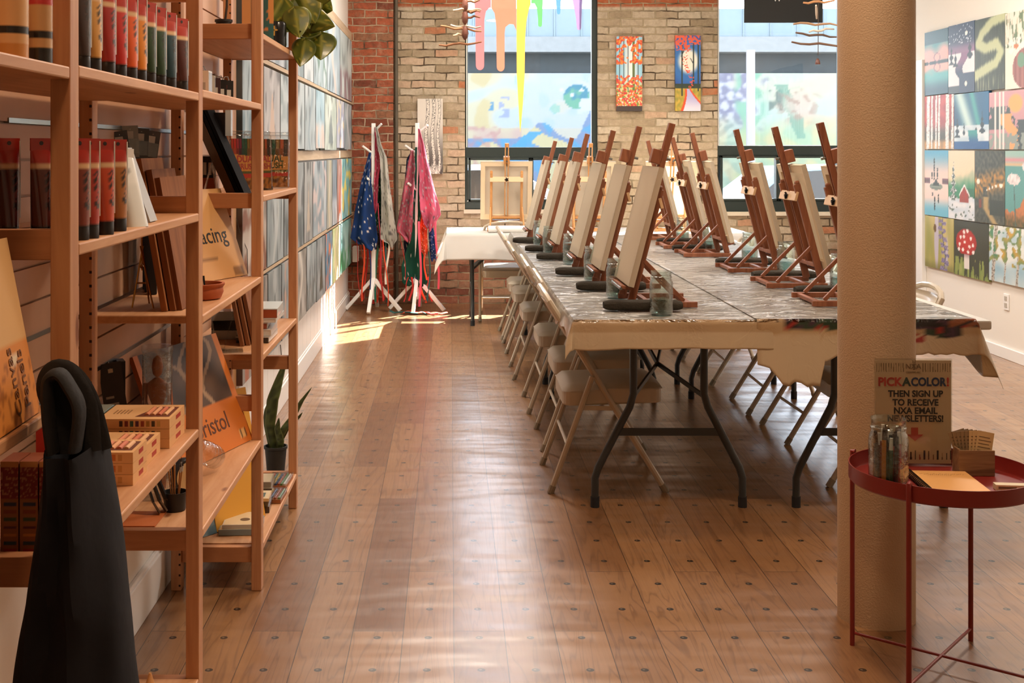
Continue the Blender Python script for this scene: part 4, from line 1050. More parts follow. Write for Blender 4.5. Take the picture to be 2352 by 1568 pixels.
def apron(label, color, rows, D, yo, splat='#e8e2d8', sd=0, pleat=.022, dens=.38, straps=()):
    """rows: (v, uL, uR) outline; hangs at distance D+yo with folds"""
    n = 18; c0 = S(color); out = []
    m = 30; vs0, vs1 = rows[0][0], rows[-1][0]
    def at_(v):
        for (a, l0, r0), (c, l1, r1) in zip(rows, rows[1:]):
            if v <= c: q = (v-a)/(c-a); return l0+(l1-l0)*q, r0+(r1-r0)*q
        return rows[-1][1:]
    def f(a, t):
        v = vs0+(vs1-vs0)*t; l, rr = at_(v); u = l+(rr-l)*a; grow = min(1, .3+t)
        y = D+yo+pleat*grow*math.sin(a*9+sd+2*t)+.012*nz(a*4, t*5, sd); e = .004*nz(a*6, t*9, sd+3)
        return (X(u, D)+e, y, Z(v+(4*math.sin(a*8+sd) if t > .96 else 0), D))
    def cf(a, t):
        c = mx(c0, mx(c0, (0, 0, 0), .35), .5+nz(a*3, t*6, sd)*.7)
        if nz(a*11, t*30, sd+5) > dens+.10: c = S(splat)
        if nz(a*8, t*20, sd+11) > dens+.16: c = mx(c, S('#3c3c40'), .6)
        return c
    b = B(); b.surf(f, n*2, m*2, col=cf)
    r = b.build('painting_apron', vcol(.85, .2, 0, 0, .2, name='apron_cloth'), None, smooth=True, solid=.003)
    tag(r, label, 'apron', 'aprons hanging on the coat stands')
    for col, us, v1, w in straps:
        pts = []; 
        for k in range(9):
            q = k/8; v = vs1-20+(v1-vs1+20)*q; pts.append((X(us+3*math.sin(q*5+us)+(w*q), D), D+yo-.01+.02*math.sin(us+q*3), Z(v, D)))
        B().tube(pts, .009, 6, flat=.3).build('strap', mat(col, .8), r, smooth=True)
    return r
OR, RD, GN, BL, PK = '#e8502c', '#c8302c', '#1e5c46', '#1f3f78', '#d9506c'
apron('red apron hanging deep between the others on the left coat stand', RD, [(335, 848, 856), (380, 842, 864), (430, 838, 868), (520, 842, 866), (570, 836, 870)], D1, .07, sd=1, straps=[(OR, 828, 672, 10), (RD, 842, 690, -6), (RD, 852, 700, 2), (OR, 857, 695, 6), (OR, 866, 698, 2), (RD, 880, 690, 4)])
apron('green apron with paint spots on the left coat stand', '#1f5540', [(345, 864, 870), (375, 862, 876), (420, 862, 880), (520, 861, 882)], D1, .0, sd=2, straps=[(GN, 868, 692, -4)])
apron('pink apron hanging narrow beside the blue one on the left coat stand', PK, [(292, 861, 865), (340, 861, 872), (372, 862, 876), (410, 860, 870), (486, 858, 866)], D1, -.03, sd=3, pleat=.008, straps=[(PK, 872, 665, 2)])
apron('grey white paint-smeared apron on the right arm of left coat stand', '#cfcbc0', [(292, 863, 868), (330, 868, 876), (362, 874, 889), (440, 877, 898), (510, 877, 908), (548, 875, 914), (556, 888, 908), (568, 899, 905)], D1, -.08, '#5a5650', sd=4, pleat=.014, dens=.33, straps=[('#d6d0c4', 893, 650, -4), (OR, 884, 700, 8)])
apron('blue apron splattered with white paint on the left coat stand', BL, [(350, 850, 854), (400, 836, 852), (416, 832, 855), (470, 820, 860), (520, 812, 866), (545, 807, 869), (562, 830, 866), (570, 852, 863)], D1, -.10, sd=5, pleat=.018, dens=.36, straps=[(RD, 818, 680, 14), (OR, 836, 688, 0), (BL, 848, 704, 6)])
apron('black apron hanging low behind the white one', '#2e2a28', [(530, 866, 886), (548, 866, 896), (566, 868, 892)], D1, -.02, '#6a4038', sd=6, pleat=.006, straps=[(RD, 876, 690, 2), ('#2c6a6a', 890, 694, -3)])
apron('navy apron hanging at the back of the right coat stand', '#1d2c4a', [(345, 946, 950), (365, 934, 948), (400, 930, 948), (560, 926, 950), (660, 934, 946)], D2, .06, sd=7)
apron('rose pink apron on the left arm of the right coat stand', '#c25a6c', [(345, 944, 950), (385, 936, 954), (440, 926, 951), (520, 913, 948), (530, 912, 947), (551, 938, 944)], D2, -.09, '#8a8480', sd=8, dens=.25, straps=[(RD, 922, 640, 10)])
apron('long dark green apron in the middle of the right coat stand', '#1d5a48', [(338, 954, 966), (400, 951, 969), (470, 946, 968), (560, 938, 972), (610, 922, 978), (648, 924, 984), (655, 940, 980)], D2, -.02, sd=9, pleat=.02, dens=.42, straps=[(RD, 940, 692, -14), (RD, 948, 690, -6), (BL, 955, 694, 2), (OR, 964, 694, 12), (GN, 975, 690, 2), (RD, 982, 690, 10)])
apron('pink apron with grey smears on the right arm of right coat stand', '#d4607c', [(296, 961, 965), (355, 962, 980), (400, 964, 990), (440, 964, 1000), (480, 966, 1012), (492, 970, 1013), (510, 974, 1000), (526, 982, 994)], D2, -.12, '#a89aa0', sd=10, dens=.32, straps=[(PK, 966, 700, -2), (PK, 1003, 660, 3)])
apron('orange apron showing beneath the pink one', OR, [(490, 968, 978), (540, 964, 982), (575, 964, 983), (582, 972, 980)], D2, -.07, '#f0d0b8', sd=11, pleat=.008, straps=[(OR, 976, 640, 3)])
apron('deep blue apron low on the right coat stand', '#22427e', [(510, 984, 994), (560, 986, 1001), (596, 990, 1001)], D2, -.05, sd=12, pleat=.008, straps=[('#1d5a58', 986, 690, -2)])
# straps lying on the floor
b = B()
for i, (x0, y0, x1, y1, c) in enumerate(((-.40, 10.18, -.03, 10.12, OR), (-.33, 10.25, -.1, 10.05, RD), (-.5, 10.2, -.2, 10.12, '#1d5a58'))):
    p = [(x0+(x1-x0)*k/8, y0+(y1-y0)*k/8+.03*math.sin(k*1.7+i), .010+.012*abs(math.sin(k*1.3+i))) for k in range(9)]
    o = B().tube(p, .014, 6, flat=.4).build('apron_strap', mat(c, .8), None, smooth=True)
    tag(o, ['orange', 'red', 'teal'][i]+' apron strap lying on the floor below the right coat stand', 'strap', 'apron straps lying on the floor')

# ------------------------------------------------------------------ hanging twig mobiles, dark sign, wall boxes
def mobile(u, D, tw, label, extra=False):
    x = X(u, D); r = thing('twig_mobile', label, 'hanging mobile', (x, D, 0)); vb = tw[-1][2]
    B().tube([(0, 0, H), (.004, 0, 2.5), (0, 0, Z(vb+(30 if extra else 0), D))], .0025, 6).build('string', mat('#4a3a2c', .8), r)
    for i, (ua, ub, v, dv, c) in enumerate(tw):
        p = [(X(ua+(ub-ua)*k/6, D)-x, .05*math.sin(i*2.1)*(k/3-1), Z(v+dv*k/6+2.2*math.sin(k*1.9+i), D)) for k in range(7)]
        B().tube(p, [.0045+.004*math.sin(PI*(.15+.8*k/6)) for k in range(7)], 7).build('twig', mat(c, .75, bump=.3, bscale=90, var=.15), r, smooth=True)
    if extra: B().lathe([(.017, 0), (.018, .006), (.013, .03), (.004, .042)], 12, (X(1878, D)-x, 0, Z(148, D))).build('bell', mat('#5a3226', .4), r, smooth=True)
    else:
        for v in (40, 12, 75): B().lathe([(.006, -.05), (.020, -.03), (.024, 0), (.016, .035), (.006, .05)], 7, (.0, .0, Z(v, D))).build('bead', mat('#6a3a26', .6, bump=.5), r, smooth=True)
    return r
mobile(1068, 8.4, [(1062, 1102, 5, -3, '#8a5a3a'), (1040, 1105, 24, -3, '#c4a888'), (1062, 1102, 27, 0, '#8a5a3a'), (1060, 1103, 40, -2, '#7a4c30'), (1012, 1106, 62, 8, '#a5714a'), (1035, 1104, 58, 6, '#c9b09a'), (1008, 1106, 104, -6, '#8f5c38'), (1040, 1076, 82, -5, '#b89a7a')],
       'driftwood twig mobile hanging before the left window edge')
mobile(1879, 8.4, [(1845, 1917, 6, -3, '#c08a5c'), (1870, 1880, 12, 30, '#d8c4b0'), (1826, 1919, 52, 6, '#a5805e'), (1858, 1916, 73, -8, '#cfc4b4'), (1824, 1926, 78, 5, '#6a5244'), (1822, 1940, 97, 9, '#6f5240')],
       'driftwood twig mobile with a small bell before the right window', True)
mobile(1955, 8.6, [(1924, 1975, 30, 2, '#8f6a4c'), (1926, 1980, 43, 1, '#7d5c44')], 'driftwood twig mobile half hidden behind the column')
D = 10.5
sg = thing('hanging_sign', 'black sign board with white lettering hanging in the right window', 'sign', (X(1800, D), D, Z(52, D)))
hw_ = (X(1890, D)-X(1710, D))/2
B().box(-hw_, 0, 0, hw_, .02, .62).build('board', mat('#1d1e1d', .6, bump=.15, bscale=200), sg, bev=.002)
text('w', .11, M_white, sg, (-.055, -.002, .215))
B().cyl((-.2, .01, .62), (-.2, .01, H-Z(52, D)), .003, n=6).build('cord', M_black, sg); B().cyl((.2, .01, .62), (.2, .01, H-Z(52, D)), .003, n=6).build('cord', M_black, sg)
o = B().box(XL+.052, 10.62, Z(600, 10.7), XL+.10, 10.76, Z(565, 10.7)).build('thermostat', M_white, bev=.006); tag(o, 'small white wall box at the corner below the paintings', 'thermostat')
r = thing('wall_outlet', 'white double wall outlet on the right wall', 'outlet', (XR-.006, XR*F/(2313-VU), Z(712, XR*F/(2313-VU))))
B().box(-.002, -.036, 0, .005, .036, .105).build('plate', M_white, r, bev=.002); 
for zz in (.018, .062): B().box(-.005, -.017, zz, -.001, .017, zz+.028).build('socket', mat('#b9b2a6', .5), r)

# ------------------------------------------------------------------ wooden shelving along the left wall
SF, SB = -.582, -.860          # front and back faces of the posts
PY = [(.90, .945), (1.885, 1.93), (2.85, 2.895), (3.787, 3.832), (4.655, 4.70)]
sh = thing('shelving_unit', 'long open pine shelving unit full of art supplies along the left wall', 'shelving')
for y0, y1 in PY:
    for x0, x1 in ((SF-.031, SF), (SB, SB+.031)):
        B().box(x0, y0, 0, x1, y1, 2.26).build('post', M_pine, sh, bev=.0025)
RZ = {0: (.08, .965-.03, 1.19), 1: (.08, .682, 1.185, 1.70), 2: (.08, .425, 1.20, 1.70), 3: (.085, .55, 1.175, 1.697), 4: (.085, .525, 1.17, 1.697)}
for i, (y0, y1) in enumerate(PY):
    for z in RZ[i]: B().box(SB+.031, y0+.008, z, SF-.031, y1-.008, z+.047 if i != 4 or z > .6 else z+.05).build('rail', M_piner, sh, bev=.002)
ST = .0195
SHELF = {0: [1.482, .965, .45], 1: [1.4875, 1.2085, .71, .133], 2: [1.497, .966, .464, 1.99], 3: [1.718, 1.213, .72, .133]}
for bay, zs in SHELF.items():
    y0, y1 = PY[bay][1]+.001, PY[bay+1][0]-.001
    for z in zs:
        fx = SF-.018 if (bay == 0 and z == .965) else SF
        B().box(SB, y0, z-ST, fx, y1, z).build('shelf_board', M_pineh, sh, bev=.003)

# ---- paint tubes
def make_tube(label, body, h=.165, cap='#191414', top='#b03024', w=.042, pos=None, rz=1.15, group='large paint tubes standing on the shelves', loc=(0, 0, 0)):
    r = thing('paint_tube', label, 'paint tube', loc, rz, group)
    bc, tcx = S(body), S(top)
    # local: crimp runs along x, front faces -y; cap at the bottom, crimp at the top
    def f(a, t):
        th = 2*PI*a; zz = .022+(h-.040)*t; rx = .016+(w/2-.016)*t**.8; ry = .0155*(1-t)**.75+.0012
        return (rx*math.copysign(abs(math.cos(th))**(1-.45*t), math.cos(th)), ry*math.sin(th), zz)
    def cf(a, t):
        c = bc; th = 2*PI*a
        if t > .80: c = tcx
        elif t > .75: c = S('#d9b48a')
        if t < .03: c = S('#2a2220')
        fr = math.sin(th) < 0
        if fr and .25 < a-.5+.0 < .40 and .22 < t < .72 and nz(a*60, t*46, 3) > -.05: c = mx(bc, (0, 0, 0), .7)
        return c
    b = B(); b.surf(f, 28, 30, col=cf, wrap=True); n = len(b.v); b.f += [tuple(range(28))[::-1], tuple(range(n-28, n))]
    b.build('tube_body', M_vcg, r, smooth=True)
    B().lathe([(.0155, 0), (.016, .002), (.016, .021), (.0145, .024)], 18).build('cap', mat(cap, .35), r, smooth=True)
    b = B().color(top); b.box(-w/2, -.0014, h-.02, w/2, .0014, h); b.color('#2a1614'); b.cyl((0, -.0020, h-.008), (0, .0020, h-.008), .0035, n=10)
    b.build('hang_tab', M_vcg, r)
    B().box(w/2-.001, -.002, h*.22, w/2+.0012, .002, h-.004).build('edge_highlight', M_edgeglint, r)  # pale strip modelled in place of the highlight along the tube's plastic edge
    return r
M_edgeglint = mat('#dfe2e0', .12, spec=.9)
top_cols = [('#3a2b28', 'dark brown', 185), ('#d09a50', 'ochre yellow', 211), ('#a22a26', 'crimson', 244), ('#c42d28', 'bright red', 271), ('#e2622c', 'orange', 296), ('#dd8a2e', 'amber yellow', 318), ('#223f22', 'dark green', 340), ('#26432c', 'forest green', 364), ('#21424e', 'dark teal', 388), ('#4c2420', 'maroon', 416)]
for i, (c, nm, u) in enumerate(top_cols):
    x = -.612; D = x*F/(u-VU); make_tube(nm+' paint tube on the high shelf, '+('first from the left post' if i == 0 else ['', 'second', 'third', 'fourth', 'fifth', 'sixth', 'seventh', 'eighth', 'ninth', 'last'][i]+' from the left post'),
        c, loc=(x, D, 1.4875), h=.172 if i < 6 else .166, rz=1.05, w=.044)
for i, (c, nm, u, D) in enumerate((('#4a1c18', 'dark maroon paint tube standing leftmost on the middle shelf', 20, 1.985), ('#57241a', 'dark brown red paint tube left of the first full post', 94, 1.99), ('#7a3626', 'brown paint tube half hidden behind the first full post', 182, 2.0), ('#a83222', 'brick red paint tube, left of three on the middle shelf', 205, 2.04), ('#c24a28', 'orange red paint tube, middle of three on the middle shelf', 240, 2.13), ('#a86a34', 'ochre brown paint tube, right of three on the middle shelf', 270, 2.22))):
    make_tube(nm, c, loc=(X(u, D), D, 1.2085), rz=.75, w=.036)
# pale pouch, black pack and silver pad beside them
r = thing('gesso_pouch', 'pale blue white soft pouch standing right of the ochre tube', 'pouch', (X(308, 2.36), 2.36, 1.2085), 1.0)
def pf(a, t):
    th = 2*PI*a; rx = .028-.004*t; ry = .020*(1-t)**.7+.0015; return (rx*math.copysign(abs(math.cos(th))**.6, math.cos(th)), ry*math.sin(th)+.028*t, .132*t)
b = B(); b.surf(pf, 22, 14, wrap=True, col=lambda a, t: S('#dfe4e4') if t < .62 else (S('#e8ecec') if abs(a-.72) > .03 or t < .72 or t > .8 else S('#44464a'))); n = len(b.v); b.f += [tuple(range(22))[::-1], tuple(range(n-22, n))]
b.build('pouch_body', M_vcg, r, smooth=True)
B().box(-.024, .0265, .128, .024, .0295, .148).build('seal_strip', M_white, r)

def slab(name, label, cat, P, rz, w, h, t, lean, colf=None, mat_=None, res=90, group=None, edge='#b08a5c', texts=()):
    """flat board or pad: bottom left front corner at P, leaning back by `lean` radians"""
    b = B()
    if colf:
        b.sheet(w, h, max(4, int(w*res)), max(4, int(h*res)), colf); b.color(edge)
        vs = [(x, y, z) for z in (0, h) for y in (0, t) for x in (0, w)]; b.add(vs, [(0, 2, 3, 1), (4, 5, 7, 6), (2, 6, 7, 3), (0, 4, 6, 2), (1, 3, 7, 5)])
    else: b.box(0, 0, 0, w, t, h)
    o = b.build(name, mat_ or M_vc, None, loc=P)
    o.rotation_euler = (Matrix.Rotation(rz, 3, 'Z') @ Matrix.Rotation(-lean, 3, 'X')).to_euler()
    tag(o, label, cat, group)
    for (body, size, m, x, z, kw) in texts: text(body, size, m, o, (x, -.0006, z), **kw)
    return o
K = PI/2
slab('sketchbook', 'black covered pad leaning behind the pale pouch', 'sketchbook', (-.625, 2.42, 1.2105), K, .05, .152, .018, .30, mat_=M_blackg)
slab('sketch_pad', 'silver grey pad leaning against the black one on middle shelf', 'sketchbook', (-.602, 2.47, 1.2105), K, .06, .158, .010, .34, mat_=mat('#a9a8a4', .4))
# canvas panel pack at far left, nearest shelf
def cpanel(s, t):
    c = S('#dcae72')
    if t < .43: c = S('#d98a3c')
    if .30 < t < .38 and .80 < s < .88: c = S('#e6d2b4')
    if t < .33 and s > .62 and nz(s*70, t*14, 2) > .12: c = S('#a86428')
    return c
slab('canvas_panel_pack', 'tan canvas panel pack with orange label on the nearest shelf', 'canvas panels', (-.600, 1.408, .9675), K+.02, .42, .262, .014, .19, cpanel, res=130, edge='#c29258',
     texts=[('Canvas', .034, mat('#7a4a22', .6), .335, .060, dict(rot=(PI/2, -PI/2, 0))), ('Panels', .034, mat('#7a4a22', .6), .375, .058, dict(rot=(PI/2, -PI/2, 0)))])
# bottles on the nearest high shelf
for i, (u, D, cols, lab) in enumerate(((34, 1.76, ('#c98c46', '#dcae78', '#1f1c1c', '#e2bd88'), 'cream labelled bottle with a black band on the nearest high shelf'), (100, 1.83, ('#1c1a1b', '#caa070', '#241f1e', '#c2363a'), 'smaller bottle with red top band on the nearest high shelf'))):
    r = thing('paint_bottle', lab, 'bottle', (X(u, D)-.005, D, 1.482))
    R_ = .024 if i == 0 else .018
    def bcol(a, t, cc=cols): return S(cc[0]) if t < .22 else (S(cc[1]) if t < .34 else (S(cc[2]) if t < .44 else (S(cc[1]) if t < .78 else S(cc[3]))))
    b = B(); b.surf(lambda a, t: (R_*math.cos(2*PI*a)*(1-.5*max(0, t-.92)/.08), R_*math.sin(2*PI*a)*(1-.5*max(0, t-.92)/.08), .11*t), 22, 40, wrap=True, col=bcol); n = len(b.v); b.f += [tuple(range(22))[::-1], tuple(range(n-22, n))]; b.build('bottle_body', M_vcg, r, smooth=True)
    B().lathe([(.011, .109), (.011, .132), (.009, .134)], 14).build('cap', M_black, r, smooth=True)

# ---- pastel boxes with windows
def pastel_box(label, loc, rz, w, d, h, lid='#e2b07a', flip=False, colors=None, group=None, txt=None):
    r = thing('pastel_box', label, 'pastel box', loc, rz, group); e = .0004
    b = B().color(lid); b.box(0, 0, 0, w, d, h)
    colors = colors or ['#6b2a22', '#8a3a2a', '#a8442f', '#b85a3a', '#5e4636', '#94503a', '#c9763e', '#c99458']
    n = len(colors)
    for i, c in enumerate(colors): b.color(c).box(w*.30+i*w*.6/n, -e, h*.22, w*.30+(i+.62)*w*.6/n, 0, h*.8)
    b.color('#b03a2c').box(w, d*.42, h*.3, w+e, d*.72, h*.75)
    b.color('#6e3a26').add([(w*.48, d*.16, h+e), (w*.96, d*.16, h+e), (w*.96, d*.84, h+e), (w*.66, d*.84, h+e)], [(0, 1, 2, 3)])
    b.color('#a07448')
    for k in range(5): b.box(w*(.12+.05*k), d*.35, h, w*(.14+.05*k), d*.62, h+e)
    b.build('carton', M_vc, r, bev=0)
    p = B()
    for k, c in enumerate(['#d98a62', '#e0a070', '#c9704e', '#dba878']):
        x = w*(.62+.085*k); p.color(c); p.cyl((x, d*.26, h-.0015), (x, d*.76, h-.0015), w*.038, n=8)
    p.build('pastel_stick', M_vc, r, smooth=True)
    return r
for k in range(3):
    pastel_box('pastel box in the front stack of three, '+['at the bottom', 'in the middle', 'on top'][k], (-.775, 2.366, .7105+k*.0213), 0, .165, .108, .0207, group='stacked pastel boxes')
for k in range(2):
    pastel_box('pastel box in the stack of two behind the front stack, '+['lower one', 'upper one'][k], (-.79, 2.505, .7105+k*.0213), .0, .17, .125, .0207, group='stacked pastel boxes')
for k in range(3):
    pastel_box('pastel box in the back stack beside the green tin, '+['lowest', 'middle', 'with mixed colour stripes on top'][k], (-.762, 2.66, .7105+k*.0213), .0, .155, .15, .0207, colors=['#3c2a22', '#7a2a26', '#3a5a4a', '#5a2a44', '#98402c', '#a87a3a', '#4a3a2c', '#c9a060'], group='stacked pastel boxes')
r = thing('pencil_tin', 'dark green flat box beside the back stack of pastel boxes', 'tin', (-.857, 2.70, .7105))
B().color('#33473a').box(0, 0, 0, .092, .12, .062).color('#a85a4a').box(.05, .03, .062, .08, .06, .0625).color('#222f26').box(0, -.0005, 0, .092, 0, .02).build('box_body', M_vcg, r, bev=0)
B().color('#8f9c92').box(.004, .004, .062, .088, .116, .0632).build('lid', M_vcg, r)
# flat brown bag of cards in front of them
slab('card_pack', 'dark green card pack lying in front of the green tin', 'card pack', (-.855, 2.50, .7105), 0, .06, .016, .17, 0, mat_=mat('#4a4632', .5, var=.3))

# red boxed sets behind the black bag
for i, x in enumerate((-.703, -.672, -.641)):
    def rb(s, t, i=i):
        c = S('#7d2a26') if t > .60 else S('#9a6436')
        if t > .62 and nz(s*10, t*30, i) > .2: c = S('#b07a5a')
        if t < .58 and abs((t*12) % 1-.5) < .22 and .18 < s < .86: c = S(['#a83a2a', '#33505e', '#c2803a', '#5a2a34', '#40563a', '#8a4a2c', '#2c3a52'][int(t*12) % 7])
        if t > .94: c = S('#c99058')
        return c
    slab('crayon_box', 'tall red and brown boxed set behind the black bag, '+['left one', 'middle one', 'right one'][i], 'boxed set', (x-.014, 1.962, .7105), 0, .0285, .148, .06, 0, rb, res=500, edge='#8a4a30', group='red boxed sets behind the bag')
slab('crayon_box', 'red topped carton standing behind the boxed sets', 'boxed set', (-.69, 2.05, .7105), 0, .06, .19, .03, 0, mat_=mat('#c2392f', .5))

# black tote bag hung on the post
r = thing('tote_bag', 'long black tote bag hanging at the front of the nearest shelves', 'bag', (0, 0, 0))
def bagf(a, t):
    D = 1.80; th = 2*PI*a; v = 1010+640*t; uL = 125-75*sst(0, 1, t)**.8*1.0; uR = 236+95*t
    cu = (uL+uR)/2; hw = (uR-uL)/2; c_ = math.copysign(abs(math.cos(th))**.75, math.cos(th)); s_ = math.sin(th)
    fold = 5*math.sin(t*9+c_*4)*(abs(c_) < .95)
    return (X(cu+hw*c_+3*nz(th, t*6, 2), D), D-.01+.10*s_*(1+.12*nz(th*1.5, t*4, 5))+.012*math.sin(c_*7+t*5), Z(v+fold*(t < .05), D))
b = B(); b.surf(bagf, 44, 40, wrap=True); n = len(b.v); b.f += [tuple(range(n-44, n))]
b.build('bag_body', mat('#15161c', .8, bump=.35, bscale=25, spec=.25), r, smooth=True)
for k, (ua, ub, dd) in enumerate(((122, 172, 1.73), (150, 200, 1.76), (172, 226, 1.80))):
    D = dd; pts = [(ua, 1040), (ua-10+k*4, 960), (110+k*8, 900), (114+k*8, 868), (136+k*5, 858), (158+k*9, 885), (182+k*10, 940), (ub, 1035)]
    B().tube(smooth_pts([(X(u, D), D+.0, Z(v, D)) for u, v in pts]), .021, 12, flat=.38).build('handle', mat('#1b1b1e', .85, bump=.5, bscale=60), r, smooth=True)
    
# small bottle with nozzle on the lowest shelf
r = thing('glue_bottle', 'small tan nozzle bottle at the lower edge between the posts', 'bottle', (X(352, 2.83)+.0, 2.80, .133))
B().lathe([(.013, 0), (.013, .006), (.0095, .012), (.004, .030), (.003, .034)], 12).build('nozzle_cap', mat('#d9a36a', .4), r, smooth=True)

# ---- third bay: wooden panels, dish, tracing pad, drawing pad
for i, (u, lab) in enumerate(((400, 'front'), (412, 'second'), (425, 'rear'))):
    D = 2.96+.012*i; slab('wood_panel', 'brown wooden panel leaning on the third bay shelf, %s of three' % lab, 'wood panel', (X(u, 2.96)-.012, D, .968), K-.02, .20+.03*i, .365-.02*i, .014, .17, mat_=M_panel if i else M_panel2, group='wooden panels leaning on the shelf') if i else None
    if i == 0:
        M_panel = wood('#9a6238', '#6e4024', 2, .85, name='panel_wood'); M_panel2 = wood('#b87a48', '#8a5430', 2, .85, name='panel_wood')
        slab('wood_panel', 'brown wooden panel leaning on the third bay shelf, front of three', 'wood panel', (X(395, 2.96)-.012, 2.96, .968), K-.02, .20, .372, .014, .17, mat_=M_panel2, group='wooden panels leaning on the shelf')
r = thing('display_easel', 'small folding display easel of thin metal rods on the shelf', 'display easel', (X(322, 3.02), 3.02, .968))
b = B()
for p0, p1 in (((-.02, 0, 0), (.002, .02, .15)), ((.035, -.01, 0), (-.004, .018, .15)), ((.0, .09, 0), (0, .02, .145)), ((-.012, .008, .06), (.012, .008, .06)), ((0, .02, .09), (0, .015, .22))): b.cyl(p0, p1, .0022, n=6)
b.build('rod', M_brass, r); B().lathe([(.001, -.006), (.006, 0), (.001, .006)], 10, (0, .015, .10)).build('joint', M_brass, r, smooth=True)
for i, (x, y, h) in enumerate(((-.855, 3.42, .30), (-.835, 3.36, .27), (-.81, 3.30, .24))):
    slab('slim_carton', 'dark upright slim box by the slatwall, '+['tallest', 'middle', 'shortest'][i], 'carton', (x, y, .968), .2, .022, h, .05, 0, mat_=M_black, group='dark slim boxes by the slatwall')
b = B(); b.lathe([(.045, 0), (.052, .003), (.058, .018), (.0565, .030), (.061, .036), (.061, .041), (.054, .041), (.052, .034), (.050, .012), (.001, .010)], 32)
o = b.build('terracotta_dish', mat('#b05a30', .6, bump=.15), None, smooth=True, loc=(-.652, 3.22, .9665)); tag(o, 'round terracotta dish on the third bay shelf', 'dish')
slab('stencil_card', 'small dark plastic card standing in the terracotta dish', 'card', (-.685, 3.23, .979), .5, .045, .045, .003, .3, mat_=M_blackg)
def tracing(s, t):
    c = S('#cf9d62')
    d = math.hypot((s-.38)*1.1, t-.72); c = mx(c, S('#8f2f1c'), sst(.16, .04, d+.1*nz(s*9, t*9)))
    if t < .5 and t > .3 and .1 < s < .85 and 0: c = S('#3a2a1a')
    if .03 < t < .1 and .82 < s < .95: c = S('#8a6238')
    if abs(t-.22) < .008 or abs(t-.18) < .006:
        if .3 < s < .62: c = mx(c, S('#7a5630'), .7)
    return c
slab('tracing_pad', 'tan tracing paper pad leaning in the third bay', 'paper pad', (-.765, 3.50, .968), K-.39, .355, .285, .012, .36, tracing, edge='#9a7040', res=110,
     texts=[('Tracing', .072, M_ink, .20, .135, {})])
def bristol(s, t):
    c = S('#cf7427')
    if t > .42 and s < .93 and s > .05:
        c = mx(S('#3c2c22'), S('#6b5140'), nz(s*5, t*5, 2)+.35)
        for k in range(4):
            if abs(s-.2-.18*k-.12*math.sin(t*9+k*2)) < .022: c = mx(c, S('#b09070'), .75)
        if abs(t-.425) < .006: c = S('#241a14')
    if .05 < t < .13 and .86 < s < .95: c = S('#e0b070') if (s*90) % 1 < .6 else S('#4a3424')
    return c
slab('bristol_pad', 'large orange bristol paper pad leaning on the low shelf', 'paper pad', (-.752, 3.345, .466), K-.31, .47, .345, .014, .38, bristol, edge='#a85c20', res=150,
     texts=[('Bristol', .075, mat('#5a2c12', .6), .27, .085, {})])
slab('yellow_pad', 'yellow pad standing behind the orange bristol pad', 'paper pad', (-.745, 3.93, .135), K-.62, .22, .43, .012, .22, mat_=mat('#e0a23a', .6), res=20)
# mannequin in a clear tube
r = thing('wooden_mannequin', 'wooden artist mannequin packed in a clear cylinder on the low shelf', 'mannequin', (-.752, 3.16, .465))
mw = mat('#b5683f', .5)
b = B()
for s in (-1, 1):
    b.tube([(.012*s, 0, .02), (.013*s, 0, .09), (.010*s, 0, .165)], [.007, .009, .010], 8); b.tube([(.026*s, 0, .25), (.030*s, 0, .19), (.028*s, 0, .13)], [.006, .006, .004], 8)
b.lathe([(.004, .155), (.016, .165), (.014, .19), (.012, .20), (.021, .225), (.022, .25), (.006, .262)], 14, sy=.7); b.lathe([(.002, .262), (.010, .27), (.013, .285), (.010, .303), (.002, .31)], 12)
b.build('figure', mw, r, smooth=True).scale = (1.15, 1.15, 1.17)
B().lathe([(.038, 0), (.038, .375), (.0375, .375), (.0375, 0)], 28, caps=False).build('clear_cylinder', M_clear, r, smooth=True)
B().lathe([(.040, .375), (.040, .388), (.001, .388)], 28).build('clear_lid', M_clear, r, smooth=True)
# clear jar lying and black rimmed tin
r = thing('clear_jar', 'clear plastic jar tilted against the bristol pad', 'jar', (-.655, 3.43, .499), (1.1, .35, -.5))
B().lathe([(.030, 0), (.032, .004), (.032, .09), (.026, .10), (.026, .115)], 24).build('jar_wall', M_clear, r, smooth=True)
for k in range(3): B().lathe([(.0325, .02+.02*k), (.0335, .023+.02*k), (.0325, .026+.02*k)], 24, caps=False).build('rib', M_clear, r, smooth=True)
r = thing('round_tin', 'round black rimmed tin standing on edge beside the clear jar', 'tin', (-.690, 3.20, .510), (PI/2, 0, .9))
B().lathe([(.043, -.012), (.045, -.009), (.045, .009), (.043, .012)], 32).build('rim', M_black, r, smooth=True); B().lathe([(.001, .0125), (.037, .0125), (.037, .0135), (.001, .0135)], 28).color('#c2a070').build('label_disc', mat('#c2a070', .5), r)
